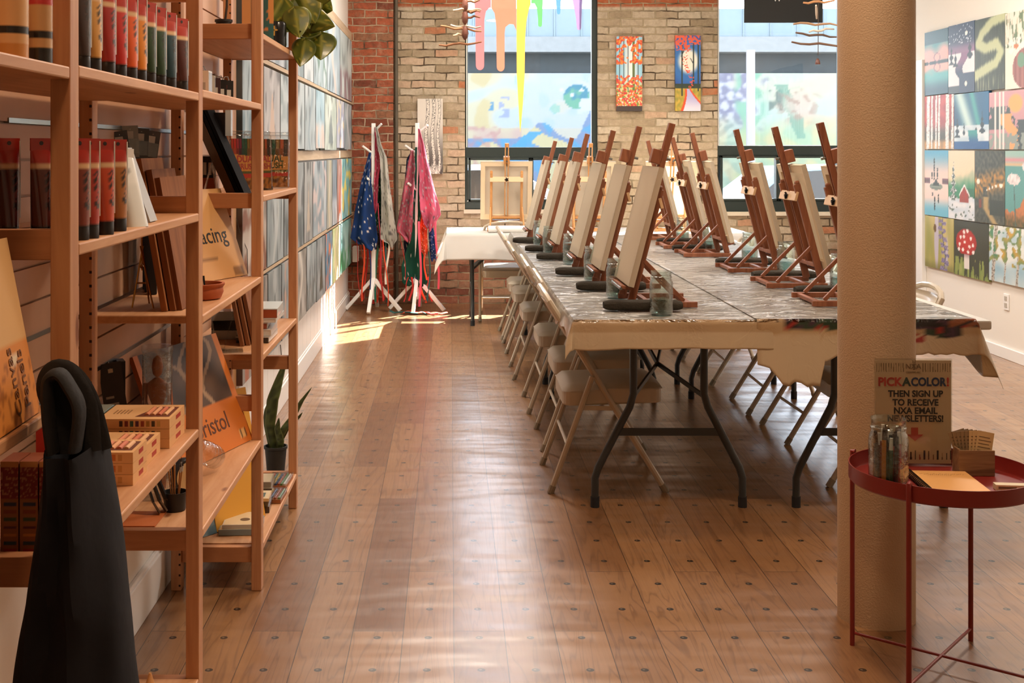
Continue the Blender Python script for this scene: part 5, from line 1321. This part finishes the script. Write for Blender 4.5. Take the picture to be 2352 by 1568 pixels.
# blister pack hanging on the slatwall
r = thing('blister_pack', 'black blister pack hanging askew from the slatwall channel', 'pack', (X(285, 3.12), 3.12, .56), (0, -.14, .35))
B().color('#2a2624').box(-.028, 0, 0, .028, .003, .26).color('#7a4a34').box(-.024, -.0006, .02, .024, 0, .12).color('#8f8a80').box(-.02, -.0006, .15, .01, 0, .158).box(-.02, -.0006, .17, .0, 0, .176).color('#b5a890').box(-.006, -.0008, .235, .006, 0, .245).build('backing_card', M_vc, r)
B().box(-.022, -.02, .02, .022, -.0008, .13).build('clear_blister', M_clear, r, bev=.004)
B().cyl((0, 0, .245), (0, .06, .255), .002, n=6).build('hook', M_steel, r)
o = slab('black_box', 'dark box standing against the slatwall behind blister pack', 'carton', (-.865, 3.20, .465), .4, .020, .34, .05, 0, mat_=M_black)
slab('white_box', 'pale grey box low behind the blister pack', 'carton', (-.835, 3.14, .465), .3, .03, .2, .02, .12, mat_=mat('#b5b2aa', .4))
for i, (u, D, z0, c) in enumerate(((284, 3.24, 1.32, '#2a2422'), (302, 3.30, 1.335, '#8a8c88'), (322, 3.40, 1.33, '#221d1c'), (343, 3.52, 1.325, '#3a2a24'))):
    r = thing('hanging_pack', ['dark', 'grey', 'black', 'brown'][i]+' blister pack hanging high on the slatwall behind the tubes', 'pack', (X(u, D), D, z0), (0, .1*(i-1.5), .6))
    B().color(c).box(-.022, 0, 0, .022, .003, .085).color('#b8b8b2').box(-.014, -.0006, .05, .008, 0, .07).build('backing_card', M_vcg, r); B().box(-.018, -.014, .01, .018, -.0008, .05).build('clear_blister', M_clear, r)
    B().cyl((0, 0, .075), (0, .05, .083), .0018, n=6).build('hook', M_steel, r)
# brushes at the near end of the low shelf
r = thing('brush_cup', 'short dark cup holding thin brushes on the low shelf', 'cup', (X(402, 3.05), 3.05, .4655))
B().lathe([(.026, 0), (.030, .045), (.028, .045), (.024, .004), (.001, .004)], 20).build('cup_wall', M_black, r, smooth=True)
for k in range(7):
    a = k*2.4; dx, dy = .016*math.cos(a), .016*math.sin(a); ln = .10+.03*((k*37) % 5)/5
    o = B().color('#a8723e').tube([(dx*.4, dy*.4, .004), (dx*1.1, dy*1.1, ln)], .0018, 6).color('#b9b9b5').cyl((dx*1.1, dy*1.1, ln-.006), (dx*1.2, dy*1.2, ln+.008), .0022, n=6).color('#2c2018').cyl((dx*1.2, dy*1.2, ln+.008), (dx*1.3, dy*1.3, ln+.02), .0022, .0004, n=6).build('paint_brush', M_vc, None, loc=(X(402, 3.05), 3.05, .4655))
    tag(o, 'thin paint brush standing in the dark cup on the low shelf', 'brush', 'thin brushes in the dark cup')
for k in range(3):
    o = B().color('#15151a').bar((0, 0, 0), (.035, .02, .10), .016, .004).color('#5c4a38').bar((-.004, -.002, -.03), (0, 0, 0), .015, .004).build('flat_brush', M_vc, None, loc=(X(352, 3.0)+.012*k, 3.0+.015*k, .497), rot=(0, -.7, .2*k))
    tag(o, 'black flat brush leaning left of the brush cup', 'brush', 'black flat brushes left of the cup')
slab('orange_card', 'rust orange card lying on the near end of low shelf', 'card', (X(262, 2.92), 2.905, .4655), 0, .10, .003, .12, 0, mat_=mat('#b5622e', .6))
# upper shelf of third bay: small black packs
for i, (u, D, h, c) in enumerate(((472, 3.30, .070, '#e6e2da'), (486, 3.38, .062, '#bfc0bc'), (500, 3.46, .060, '#3a2024'), (515, 3.52, .058, '#191719'), (531, 3.60, .060, '#121214'))):
    r = thing('ink_box', ['white', 'grey', 'dark red', 'black and red', 'black'][i]+' small pack on the upper shelf of the third bay', 'small pack', (X(u, D)-.012, D, 1.4975), .15*i)
    B().color(c).box(-.02, 0, 0, .02, .05, h).color('#b8b6b0').box(-.012, -.0005, h*.25, .012, 0, h*.55).color('#7d2a26').box(-.012, -.0005, h*.6, .0, 0, h*.78).color('#9fa3a4').box(.02, .004, .005, .0206, .046, h-.004).build('carton', M_vcg, r)
    B().tube([(-.008, .01, h), (-.004, .01, h+.010), (.006, .01, h+.012), (.010, .01, h)], .0013, 6).build('clip', M_steel, r)
r = thing('hanging_pack', 'black pack with silver clip hanging under the upper shelf', 'small pack', (X(516, 3.95)-.01, 3.95, 1.40))
B().color('#161518').box(-.05, 0, 0, .012, .03, .075).color('#c4ccce').box(.012, .0, .0, .03, .03, .085).color('#d8dcdc').box(-.03, -.001, -.015, -.01, .003, 0).build('carton', M_vcg, r)
B().cyl((-.02, .03, .07), (-.10, .06, .085), .0018, n=6).build('hook', M_steel, r)

# ---- fourth bay
for i in range(3):
    slab('leaning_panel', 'black edged panel leaning steeply in the fourth bay, '+['front', 'middle', 'rear'][i], 'panel', (-.672+.014*i, 3.86, 1.2145), K-.0, .13, .285+.006*i, .010 if i else .026, .42, mat_=[mat('#5a4638', .9, spec=.1), mat('#141315', .9, spec=.08), mat('#141315', .9, spec=.08)][i], group='black panels leaning on the fourth bay shelf')
r = thing('acrylic_stand', 'clear acrylic stand holding a cut card in the fourth bay', 'stand', (-.775, 3.86, 1.2145), .3)
B().bar((0, 0, 0), (.04, .02, .14), .05, .003, (1, 0, 0)).bar((.0, .0, .0), (.045, 0, .01), .05, .003).bar((.045, 0, .01), (.03, .02, .10), .05, .003, (1, 0, 0)).build('acrylic_sheet', M_clear, r)
for i, (u, D, lab) in enumerate(((486, 3.98, 'left'), (474, 4.0, 'right'))):
    tag(B().color('#1d1a1c').box(-.012, 0, .0, .012, .012, .12).color('#b5542e').box(-.012, -.0005, .01, .012, 0, .05).color('#d8d2c8').box(-.01, -.0006, .06, .0, 0, .1).build('pen_pack', M_vcg, None, loc=(X(u, D), D, 1.2145)), 'narrow dark pen pack behind the clear stand, %s one' % lab, 'pen pack')
def marker_pack(label, x, y, rz, w=.125, h=.195, full=True, tc='#3c4a1c', g='dual brush marker packs'):
    r = thing('marker_pack', label, 'marker pack', (x, y, 1.2145), (-.13, 0, rz), g)
    def cf(s, t):
        if t > .80: return S(['#b03a2a', '#c8302c', '#a83040', '#7d2a4a', '#2c5a4a', '#1f5a44', '#8a6a2c', '#b5542e', '#3c2c24'][int(s*9) % 9]) if (s*9) % 1 > .12 else S('#2c1c14')
        if t > .70-.06*s: return S(['#8a3a24', '#a8442c', '#7a2a2c', '#4a2434', '#24443a', '#2a4a34', '#6a4a24', '#8a4a28', '#3c2c24'][int(s*9) % 9])
        if t > .36: return S('#d9964c')
        if t > .30: return S('#5a5a2c') if s > .35 else S('#8a5a2c')
        if t > .22 and s > .35: return S('#c23a2c')
        n = nz(s*9, t*12, 4); return mx(S('#b5742e'), S('#5e3a1c'), n*1.5+.4)
    b = B(); b.sheet(w, h*.9, 45, 60, cf, -w/2, .004, -.012); b.color('#8a5a2c').box(-w/2, -.0118, .004, w/2, .004, h*.9); b.build('marker_sleeve', M_vcg, r)
    B().box(-w/2-.006, -.018, 0, w/2+.006, .008, h).build('clear_case', M_clear, r, bev=.006)
    B().box(-w/2-.004, -.014, h, w/2+.004, .004, h+.012).build('hang_strip', M_clear, r, bev=.003)
    m = mat(tc, .5); mr = mat('#b0392c', .5)
    k_ = (.036, .030, .012) if full else (.032, .027, .010); text('DUAL', k_[0], m if full else mr, r, (k_[2], -.0125, .108), bold=.0010, sx=.82); text('BRUSH', k_[1], m if full else mr, r, (k_[2], -.0125, .082), bold=.0008, sx=.82)
    if full: text('PENS', .014, mat('#e8d8a0', .5), r, (.036, -.0125, .0585))
    return r
marker_pack('marker pack with red DUAL BRUSH lettering, left of the third post', X(560, 4.22), 4.22, .42, w=.085, full=False)
marker_pack('marker pack mostly hidden behind the third post', X(594, 4.34), 4.34, .40, w=.085, full=False)
marker_pack('marker pack with green DUAL BRUSH lettering, right of the third post', X(619, 4.53), 4.53, .10, w=.135)
slab('black_case', 'flat black case lying before the right marker pack', 'case', (-.72, 4.36, 1.2145), .1, .09, .012, .03, 0, mat_=M_blackg)
# 1.718 shelf: plant pot, boxes, tins
r = thing('plant_pot', 'black plastic pot with a thin stem on the top shelf', 'plant pot', (X(535, 4.0)-.03, 4.0, 1.7195))
B().lathe([(.020, 0), (.026, .05), (.029, .05), (.029, .058), (.025, .058), (.022, .01), (.001, .01)], 20).build('pot', M_black, r, smooth=True); B().tube([(0, 0, .02), (.01, 0, .1), (.008, .02, .2)], .004, 7).build('stem', mat('#3a3028', .8), r, smooth=True)
slab('pastel_tin', 'orange box with a teal label on the top shelf', 'carton', (X(556, 4.05), 4.05, 1.7195), .2, .085, .18, .03, 0, lambda s, t: S('#2f5a58') if s > .35 and t > .02 and nz(s*20, t*30) < .4 else (S('#c97a3a') if s > .3 else S('#c98f58')), res=120, edge='#b5703a')
for i, (u, D, lab) in enumerate(((612, 4.15, 'left'), (622, 4.30, 'right'))):
    slab('pencil_box', 'orange and teal pencil box on the top shelf, '+lab, 'carton', (X(u, D)-.02, D, 1.7195), .3, .03, .17, .012, 0, lambda s, t: S('#2a5a5c') if t < .45 else S('#c98a4a'), res=200, edge='#d8dcd8')
r = thing('black_mug', 'round black tin with a golden cross mark on the top shelf', 'tin', (X(640, 4.40)-.01, 4.40, 1.7195))
B().lathe([(.034, 0), (.038, .01), (.038, .085), (.034, .092), (.001, .092)], 26).build('tin_wall', M_blackg, r, smooth=True)
B().box(-.002, -.0400, .04, .002, -.037, .075).box(-.012, -.0400, .058, .012, -.036, .062).build('cross_mark', mat('#d8a848', .4), r)
# .72 shelf: panels, acrylic, stack of books
for i in range(3):
    slab('wood_panel', 'brown wooden panel leaning on the fourth bay lower shelf, '+['front', 'middle', 'rear'][i], 'wood panel', (-.668+.016*i, 3.98+.02*i, .7215), K-.02, .24, .205, .012, .20, mat_=M_panel, group='wooden panels on the fourth bay lower shelf')
r = thing('acrylic_stand', 'clear angled acrylic sheets standing on the fourth bay lower shelf', 'stand', (-.735, 3.88, .7215), .2)
B().bar((0, 0, .003), (-.03, .03, .17), .055, .003, (1, 0, 0)).bar((.02, 0, .003), (.06, .03, .15), .08, .003, (1, 0, 0)).bar((-.02, 0, .002), (.08, 0, .002), .08, .003).build('acrylic_sheet', M_clear, r)
for k in range(3): slab('clear_pack', 'glossy wrapped pack behind the acrylic sheets, '+['bottom', 'middle', 'top'][k], 'pack', (-.80, 4.12, .7215+.031*k), .1*k, .085, .03, .07, 0, mat_=mat('#aeb4b4', .12, spec=.9) if k != 1 else M_blackg, group='wrapped packs behind the acrylic')
for k, (w, h, c1, c2, o_) in enumerate(((.11, .020, '#2a2320', '#d8dada', 0), (.112, .022, '#d9d6d0', '#e2e4e4', .004), (.105, .020, '#9a4a34', '#d0d2d2', -.002), (.125, .014, '#e4e2de', '#dcdedd', .006), (.125, .030, '#a8502f', '#cfd8d8', .010))):
    z = .7215+sum((.020, .022, .020, .014, .030)[:k])+.0008*k; r = thing('boxed_ink_set', ['black edged case at the bottom of the small stack', 'white case second in the small stack', 'rust sided case in the middle of the small stack', 'white case fourth in the small stack', 'rust and silver case on top of small stack'][k], 'case', (-.705+o_, 4.05+.004*k, z), .04*(k % 3), 'small stack of cases on the fourth bay shelf')
    B().color(c1).box(0, 0, 0, w-.004, .20, h-.003).build('case_body', M_vcg, r); B().color(c2).box(-.001, -.001, h-.003, w-.002, .202, h).box(w-.004, -.001, .002, w-.002, .202, h-.003).build('case_lid', M_vcg, r)
# bottom shelf: pads and marker boxes
bot = [((-.735, 3.90, 0), .13, .15, .018, '#7a8c92', '#c9b48e', 'blue edged pad at the bottom left of the lowest shelf'), ((-.725, 3.91, .0185), .11, .14, .012, '#c8c2b4', '#d6c4a0', 'small pad with a round dark mark on the blue edged pad'),
       ((-.76, 4.14, 0), .15, .12, .020, '#3c2c24', '#8a7050', 'dark tin in the middle stack of the lowest shelf'), ((-.755, 4.15, .0205), .14, .11, .020, '#8a7c68', '#a89878', 'grey brown set in the middle stack of lowest shelf'), ((-.72, 4.13, .041), .11, .10, .010, '#d8b888', '#dcc49a', 'cream booklet on the middle stack of the lowest shelf'),
       ((-.78, 4.34, 0), .15, .14, .026, '#6a5a4c', '#b0a48e', 'brown boxed set at the rear of the lowest shelf'), ((-.775, 4.35, .0265), .14, .12, .02, '#a09484', '#c8b898', 'pale boxed set on top of the brown boxed set')]
for (p, w, d, h, c1, c2, lab) in bot:
    r = thing('boxed_set', lab, 'boxed set', (p[0], p[1], .1345+p[2]), .05)
    b = B().color(c1).box(0, 0, 0, w, d, h).color(c2).box(.004, .004, h, w-.004, d-.004, h+.0004)
    if 'round' in lab: b.color('#3a3a3c').lathe([(.016, 0), (.016, .0003)], 16, (w*.6, d*.4, h+.0005))
    elif h < .021:
        for k in range(4): b.color(['#a8502f', '#5a6a6c', '#8a3a2c', '#3c5a4a'][k]).box(.02+.02*k, .02, h+.0004, .034+.02*k, d-.03, h+.0008)
    b.build('carton', M_vcg, r)
for (p, w, d, h, lab, nc) in (((-.672, 4.26, 0), .085, .13, .020, 'clear topped set of coloured markers on the lowest shelf', 6), ((-.668, 4.43, 0), .075, .16, .022, 'clear topped tray of coloured pencils at the end of the lowest shelf', 7)):
    r = thing('marker_tray', lab, 'marker set', (p[0], p[1], .1345), -.04)
    b = B().color('#a8683c').box(0, 0, 0, w, d, h*.6); b.build('tray', M_vc, r)
    b = B()
    for k in range(nc): b.color(['#c23a2c', '#3a6a5a', '#d8b040', '#2c4a7a', '#b5502c', '#5a8a4a', '#e0dcd0'][k % 7]); b.cyl((.008+k*(w-.016)/(nc-1), .008, h*.72), (.008+k*(w-.016)/(nc-1), d-.01, h*.72), .0045, n=8)
    b.build('colored_marker', M_vcg, r); B().box(-.001, -.001, h*.6, w+.001, d+.001, h).build('clear_lid', M_clear, r)
slab('blue_pad', 'blue wrapped pack leaning at the near end of the lowest shelf', 'pack', (-.80, 3.86, .1345), .9, .09, .10, .02, .3, mat_=mat('#6d8a96', .15, spec=.9))

# ---- snake plant behind the last post
r = thing('snake_plant', 'snake plant in a black pot on the floor behind the shelves', 'plant', (X(631, 5.05), 5.08, 0))
B().lathe([(.034, 0), (.045, .125), (.049, .127), (.049, .137), (.044, .137), (.036, .02), (.001, .02)], 26).build('pot', mat('#26292a', .6), r, smooth=True)
B().lathe([(.001, .118), (.042, .118), (.042, .112), (.001, .112)], 20).build('soil', mat('#2a1a12', .95), r)
def leaf(pts, wd, name='leaf'):
    """pts centre line; wd max half width; blade bends gently"""
    m = len(pts)-1
    def f(a, t):
        k = t*m; i = min(m-1, int(k)); q = k-i; p = Vector(pts[i]).lerp(Vector(pts[i+1]), q); w = wd*(math.sin(PI*(.12+.88*min(1, t))**1.0)**.6 if t > .5 else (.55+.45*t*2)); w = wd*max(.02, (1-max(0, t-.55)/.45)**.7)*(.6+.4*min(1, t*2.5))
        return (p.x+(a-.5)*2*w, p.y+.25*abs(a-.5)*2*w, p.z)
    return B().surf(f, 6, 26, col=lambda a, t: mx(S('#2c3a22'), S('#5a6a3c'), .5+1.2*nz(a*2, t*24, 3)) if .1 < a < .9 else S('#6f7a44')).build(name, M_leafv, r, smooth=True, solid=.002)
M_leafv = vcol(.45, .5, 0, 0, .12, name='leaf_blade')
def sp(l): return [(X(u, 5.05)-X(631, 5.05), dy, Z(v, 5.05)) for u, v, dy in l]
leaf(sp([(628, 1045, 0), (618, 980, -.01), (625, 920, -.02), (640, 870, 0), (656, 822, .02)]), .024)
leaf(sp([(622, 1045, .02), (614, 990, .02), (612, 950, .02), (618, 915, .03)]), .022)
leaf(sp([(636, 1045, 0), (640, 1010, -.01), (652, 985, -.02), (668, 965, 0), (690, 925, .0), (714, 893, .01)]), .016)
leaf(sp([(640, 1048, -.01), (644, 1015, -.02), (636, 985, -.02), (640, 960, -.02)]), .015)
leaf(sp([(632, 1048, .02), (640, 1020, .03), (654, 990, .03), (680, 968, .04), (690, 955, .04)]), .012)

# ---- pothos on the end of the top shelf
r = thing('pothos_plant', 'trailing green pothos plant at the end of the top shelf', 'plant', (-.655, 4.60, 1.7195))
B().lathe([(.030, 0), (.044, .075), (.048, .078), (.048, .088), (.043, .088), (.033, .01), (.001, .01)], 24).build('pot', mat('#7a3a22', .6), r, smooth=True)
M_pothos = vcol(.35, .5, .1, 0, .2, name='pothos_leaf')
def heart(u, v, D, L_, W_, ang, tilt=0.0, sd=0):
    """heart-shaped leaf; tip direction `ang` from straight down in the picture plane"""
    cx0, cz0 = X(u, D)+.655, Z(v, D)-1.7195; y0 = D-4.60
    def f(a, t):
        s_ = (a-.5)*2; prof = math.sin(PI*min(1, t*1.0+.0))**.6*(1-.45*t) if t > 0 else 0
        w = W_*(1.25*max(0, math.sin(PI*t**.62))**.85)*.62; x = s_*w; z = -L_*t+.12*L_*(1-abs(s_))*0+.10*L_*abs(s_)*(1-t)**3; y = .35*abs(x)-.25*L_*t*t*tilt
        ca, sa = math.cos(ang), math.sin(ang); return (cx0+x*ca-z*sa*-1*-1, y0+y, cz0+x*sa*1+z*ca) if 0 else (cx0+x*ca-(-z)*(-sa), y0+y, cz0-(x*(-sa))*1-(-z)*ca)
    def cf(a, t):
        c = mx(S('#4a5a1c'), S('#7a8432'), .5+nz(a*3, t*3, sd)*1.3)
        if abs(a-.5) < .035: c = S('#98a04c')
        if nz(a*7, t*6, sd+9) > .33: c = S('#a8a23c')
        return c
    B().surf(f, 10, 14, col=cf).build('leaf', M_pothos, r, smooth=True, solid=.0012)
for (u, v, D, L_, W_, a, tl) in ((738, 78, 4.50, .098, .072, .0, 1), (700, 92, 4.47, .10, .058, -.15, 1), (705, 62, 4.52, .045, .045, .4, .5), (690, 35, 4.5, .135, .065, 1.25, .4), (722, 46, 4.55, .055, .04, .9, .6), (665, 10, 4.5, .12, .08, .7, .7), (650, -5, 4.45, .11, .08, -.5, .5), (690, -10, 4.5, .12, .085, .5, 1), (715, 0, 4.55, .09, .07, 1.1, .5), (665, 48, 4.52, .05, .045, -.6, 1), (676, 20, 4.42, .11, .07, .2, 1), (640, 5, 4.6, .10, .07, -1.0, .5), (700, -25, 4.5, .12, .08, 1.4, .2)):
    heart(u, v, D, L_, W_, a, tl, int(u))
for pts in ([(676, 40, 4.55), (672, 70, 4.5), (690, 85, 4.48), (712, 88, 4.48), (738, 78, 4.50)], [(668, 30, 4.58), (674, 48, 4.5), (690, 62, 4.48), (702, 62, 4.50)], [(672, 60, 4.56), (682, 80, 4.5), (700, 92, 4.47)], [(660, 20, 4.6), (690, 10, 4.52), (700, 30, 4.5)], [(655, 68, 4.6), (690, 72, 4.4), (700, 66, 4.45)]):
    B().tube([(X(u, D)+.655, D-4.60, Z(v, D)-1.7195) for u, v, D in pts], .0028, 6).build('vine', mat('#55602a', .6), r, smooth=True)

# thin cord on the wall
o = B().tube([(XL+.014, .886*F/(VU-u), EYE-(v-VV)*.886/(VU-u)) for u, v in ((644, 792), (646, 815), (650, 830), (636, 838), (600, 832))], .0026, 6).build('power_cord', mat('#6a6862', .6), None, smooth=True)
tag(o, 'thin grey cord hanging behind the shelves near the snake plant', 'cord')
o = B().tube([(XL+.034, 4.98, Z(500, 4.95)), (XL+.04, 5.02, Z(535, 4.95)), (XL+.054, 5.12, Z(580, 4.95)), (XL+.054, 5.14, Z(640, 4.95))], .0016, 6).build('power_cord', mat('#55524c', .6), None, smooth=True)
tag(o, 'thin dark cord hanging beside the slatwall edge board', 'cord')

# ------------------------------------------------------------------ red tray table by the column
TCX, TCY, TR = 1.283, 3.22, .232
r = thing('tray_table', 'dark red round metal tray table beside the column', 'side table', (TCX, TCY, 0))
B().lathe([(.0005, .484), (TR-.004, .484), (TR, .488), (TR, .527), (TR-.0025, .527), (TR-.0035, .492), (TR-.006, .488), (.0005, .488)], 72, caps=False).build('tray', M_red, r, smooth=True)
for a in (140, 230, 320, 50):
    c_, s_ = math.cos(math.radians(a)), math.sin(math.radians(a)); rr = TR+.007
    B().tube([(c_*rr, s_*rr, 0), (c_*rr, s_*rr, .515), (c_*rr, s_*rr, .531), (c_*(rr-.008), s_*(rr-.008), .531)], .0068, 10).build('leg', M_red, r, smooth=True)
for a in (140, 230):
    c_, s_ = math.cos(math.radians(a)), math.sin(math.radians(a)); B().tube([(c_*TR, s_*TR, .034), (-c_*TR, -s_*TR, .034)], .0042, 8).build('cross_rod', M_red, r, smooth=True)
tz = .4885
# sign in an acrylic holder
r = thing('sign_holder', 'paper sign reading PICK A COLOR in a clear acrylic stand', 'sign', (X(2097, 3.385), 3.385, tz), (0, 0, -.02))
sw, shh = .207, .283
def sheet_(s, t):
    c = S('#d9c3a2')
    if t > .885 and (s < .40 or s > .62):
        k = s*31+.25*nz(s*20, t*9)
        if abs(k % 1-.5) < .16 and nz(int(k)*3.3, 1) > -.6+(.97-t) and t < .975: c = S('#77614a')
    if t > .905 and .44 < s < .58:
        if abs(s-.51-.25*(t-.93)) < .006 or abs(s-.51+.25*(t-.93)) < .006 or abs(math.hypot((s-.535)*.73, t-.945)-.012) < .003: c = S('#77614a')
    if .035 < t < .13 and s > .44:
        k = (s-.44)*17; i = int(k); hgt = .095+.03*math.sin(i*2.3); w = .10+.10*(i % 3 == 0)
        if abs(k % 1-.5) < w*(1 if t > .06 else 1.2) and t < hgt+.02: c = S(['#3c3430', '#33413a', '#9a4438', '#3a3a44', '#4a3028', '#7a5440', '#2f2f33', '#8a6a58', '#3a3430'][i % 9])
    return c
B().sheet(sw, shh, 160, 200, sheet_, -sw/2, .006, -.002).color('#cdb490').box(-sw/2, -.0019, .006, sw/2, -.0014, .006+shh).build('paper_sheet', vcol(.6, .3, 0, 0, .12, name='paper_print'), r)
B().box(-sw/2-.002, -.0045, .002, sw/2+.002, -.0030, .294).box(-sw/2-.002, .0005, .002, sw/2+.002, .0020, .294).box(-sw/2-.008, -.018, 0, sw/2+.008, .04, .0025).build('acrylic_stand', M_clear2, r) if 0 else None
M_clear2 = glass('#f7f7f4', .25, .05, 0, 'thin_acrylic', .03)
B().box(-sw/2-.002, -.0045, .002, sw/2+.002, -.0030, .294).box(-sw/2-.002, .0005, .002, sw/2+.002, .0020, .294).box(-sw/2-.008, -.018, 0, sw/2+.008, .04, .0025).build('acrylic_holder', M_clear2, r)
def st(s_, size, m, x, z, sx=1.0, bold=.0006): text(s_, size, m, r, (x, -.0026, z), bold=bold, sx=sx)
z = lambda v: Z(v, 3.38)-tz
st('PICK', .032, M_inkred, -.064, z(878), .95, .0012); st('A', .032, M_inkteal, -.0185, z(878), 1.0, .0012); st('COLOR', .032, M_inkblue, .041, z(878), .86, .0012); st('!', .032, M_inkred, .094, z(878), 1.0, .0012)
for body, v, wd in (('THEN SIGN UP', 905, .92), ('TO RECEIVE', 925, .95), ('NXA EMAIL', 944, .95), ('NEWSLETTERS!', 962, .92)): st(body, .0245, M_ink, .006, z(v), wd, .0007)
st('NXA', .020, mat('#77614a', .6), .0, z(842), 1.0, 0); st('CREATIVE ART', .006, mat('#77614a', .6), .0, z(855), 1.0, 0)
B().prism([(.0-.006, z(982)), (-.006, z(998)), (-.018, z(998)), (.0045, z(1013)), (.027, z(998)), (.013, z(998)), (.013, z(982))][::-1], -.0028, -.0021).build('arrow_mark', mat('#b5513f', .6), r)
# jar of pens
r = thing('pen_jar', 'glass jar packed with coloured pens on the red tray table', 'jar', (1.118, 3.146, tz))
g = bpy.data.objects.new('glass_body', jar0.children[0].data); COL.objects.link(g); g.parent = r; g.scale = (1.12, 1.12, 1.13)
pc = ['#a8302c', '#2c5a44', '#c2602c', '#1f3a4a', '#b53a4a', '#3c2c28', '#d88a3c', '#24523c', '#4a2434', '#2a2a30', '#c9402c', '#3a5a6a', '#7a2a24', '#1c1c20']
for k in range(26):
    a = k*2.399; q = .006+.029*math.sqrt(k/26); ln = .132+.035*((k*29) % 7)/7; tl = .008*math.sin(k*1.7)
    o = B().color(pc[k % 14]).tube([(q*math.cos(a), q*math.sin(a), .009), (q*math.cos(a)+tl*.4, q*math.sin(a)+tl*.3, ln-.03)], .0058, 8).color('#1c1c20' if k % 3 else '#d8d2c8').tube([(q*math.cos(a)+tl*.4, q*math.sin(a)+tl*.3, ln-.03), (q*math.cos(a)+tl*.55, q*math.sin(a)+tl*.4, ln)], [.0056, .0045], 8).build('felt_pen', M_vcg, None, smooth=True, loc=(1.118, 3.146, tz))
    tag(o, 'felt pen standing in the glass jar on the red tray table', 'pen', 'felt pens in the glass jar')
# notebook with spiral
r = thing('spiral_notebook', 'open spiral notebook with cream pages on the red tray table', 'notebook', (1.197, 3.018, tz+.0005), (0, 0, -.075))
B().color('#8a5a38').box(0, 0, 0, .152, .27, .008).color('#dba565').box(.003, .003, .008, .150, .267, .0125).build('page_block', M_vc, r)
b = B()
for i in range(9): b.color('#a07a50').box(.03, .215-.004*(i % 2)+.0, .0126, .03, .215, .0126) if 0 else None
b.color('#9a7448')
for i in range(22): b.box(.022+.0052*i, .232+.003*math.sin(i*2), .0125, .025+.0052*i, .235+.003*math.sin(i*2), .0127)
for i in range(12): b.box(.04+.0052*i, .222, .0125, .043+.0052*i, .224, .0127)
b.build('handwriting', M_vc, r)
b = B()
for i in range(24):
    y = .012+i*.0107; b.tube([(.008+.010*math.cos(t_)*1.0-.008, y+.0016*t_/6, .009+.009*math.sin(t_)) for t_ in [2*PI*q/10 for q in range(10)]], .0014, 5, closed=True)
b.build('spiral_binding', M_blackg, r, smooth=True)
# wooden card box with cards
r = thing('card_box', 'small weathered wooden box on the red tray table', 'box', (1.352, 3.275, tz), (0, 0, -.03))
mwd = wood('#a88460', '#6a4c36', 0, .8, 1.6, name='weathered_wood')
B().box(0, 0, 0, .094, .005, .068).build('front_board', mwd, r, bev=.001); B().box(0, .045, 0, .094, .05, .06).build('back_board', mwd, r, bev=.001)
B().box(0, .005, 0, .005, .045, .07).build('side_board', mwd, r, bev=.001); B().box(.089, .005, 0, .094, .045, .056).build('side_board', mwd, r, bev=.001); B().box(.005, .005, 0, .089, .045, .004).build('base_board', mwd, r)
for k in range(8):
    a = .30-.07*k; b = B().color('#c9a878' if k > 4 else '#8a7050').box(-.022, 0, -.055, .022, .0012, .052)
    b.color('#6a5238' if k > 4 else '#5a4430')
    for q in range(6): b.box(-.017, -.0003, .036-q*.009, .012+.004*(q % 2), 0, .038-q*.009)
    o = b.build('business_card', M_vc, None, loc=(1.375+.0068*k, 3.311-.003*k, tz+.062), rot=(-.10, -a, -.03)); tag(o, 'small printed card fanned out in the wooden box on the tray table', 'card', 'printed cards in the wooden box')
o = B().color('#d6c8a8').box(0, 0, 0, .11, .026, .014).color('#6a5a44').box(.006, -.0003, .004, .05, 0, .010).build('eraser_box', M_vc, None, loc=(1.388, 3.135, tz+.0005), rot=(0, 0, -.12)); tag(o, 'slim cream box with small print at the right of the tray', 'box')
slab('pink_note', 'pink paper note lying under the slim cream box', 'note', (1.36, 3.035, tz+.0003), .1, .09, .0006, .09, 0, mat_=mat('#c27a72', .6))
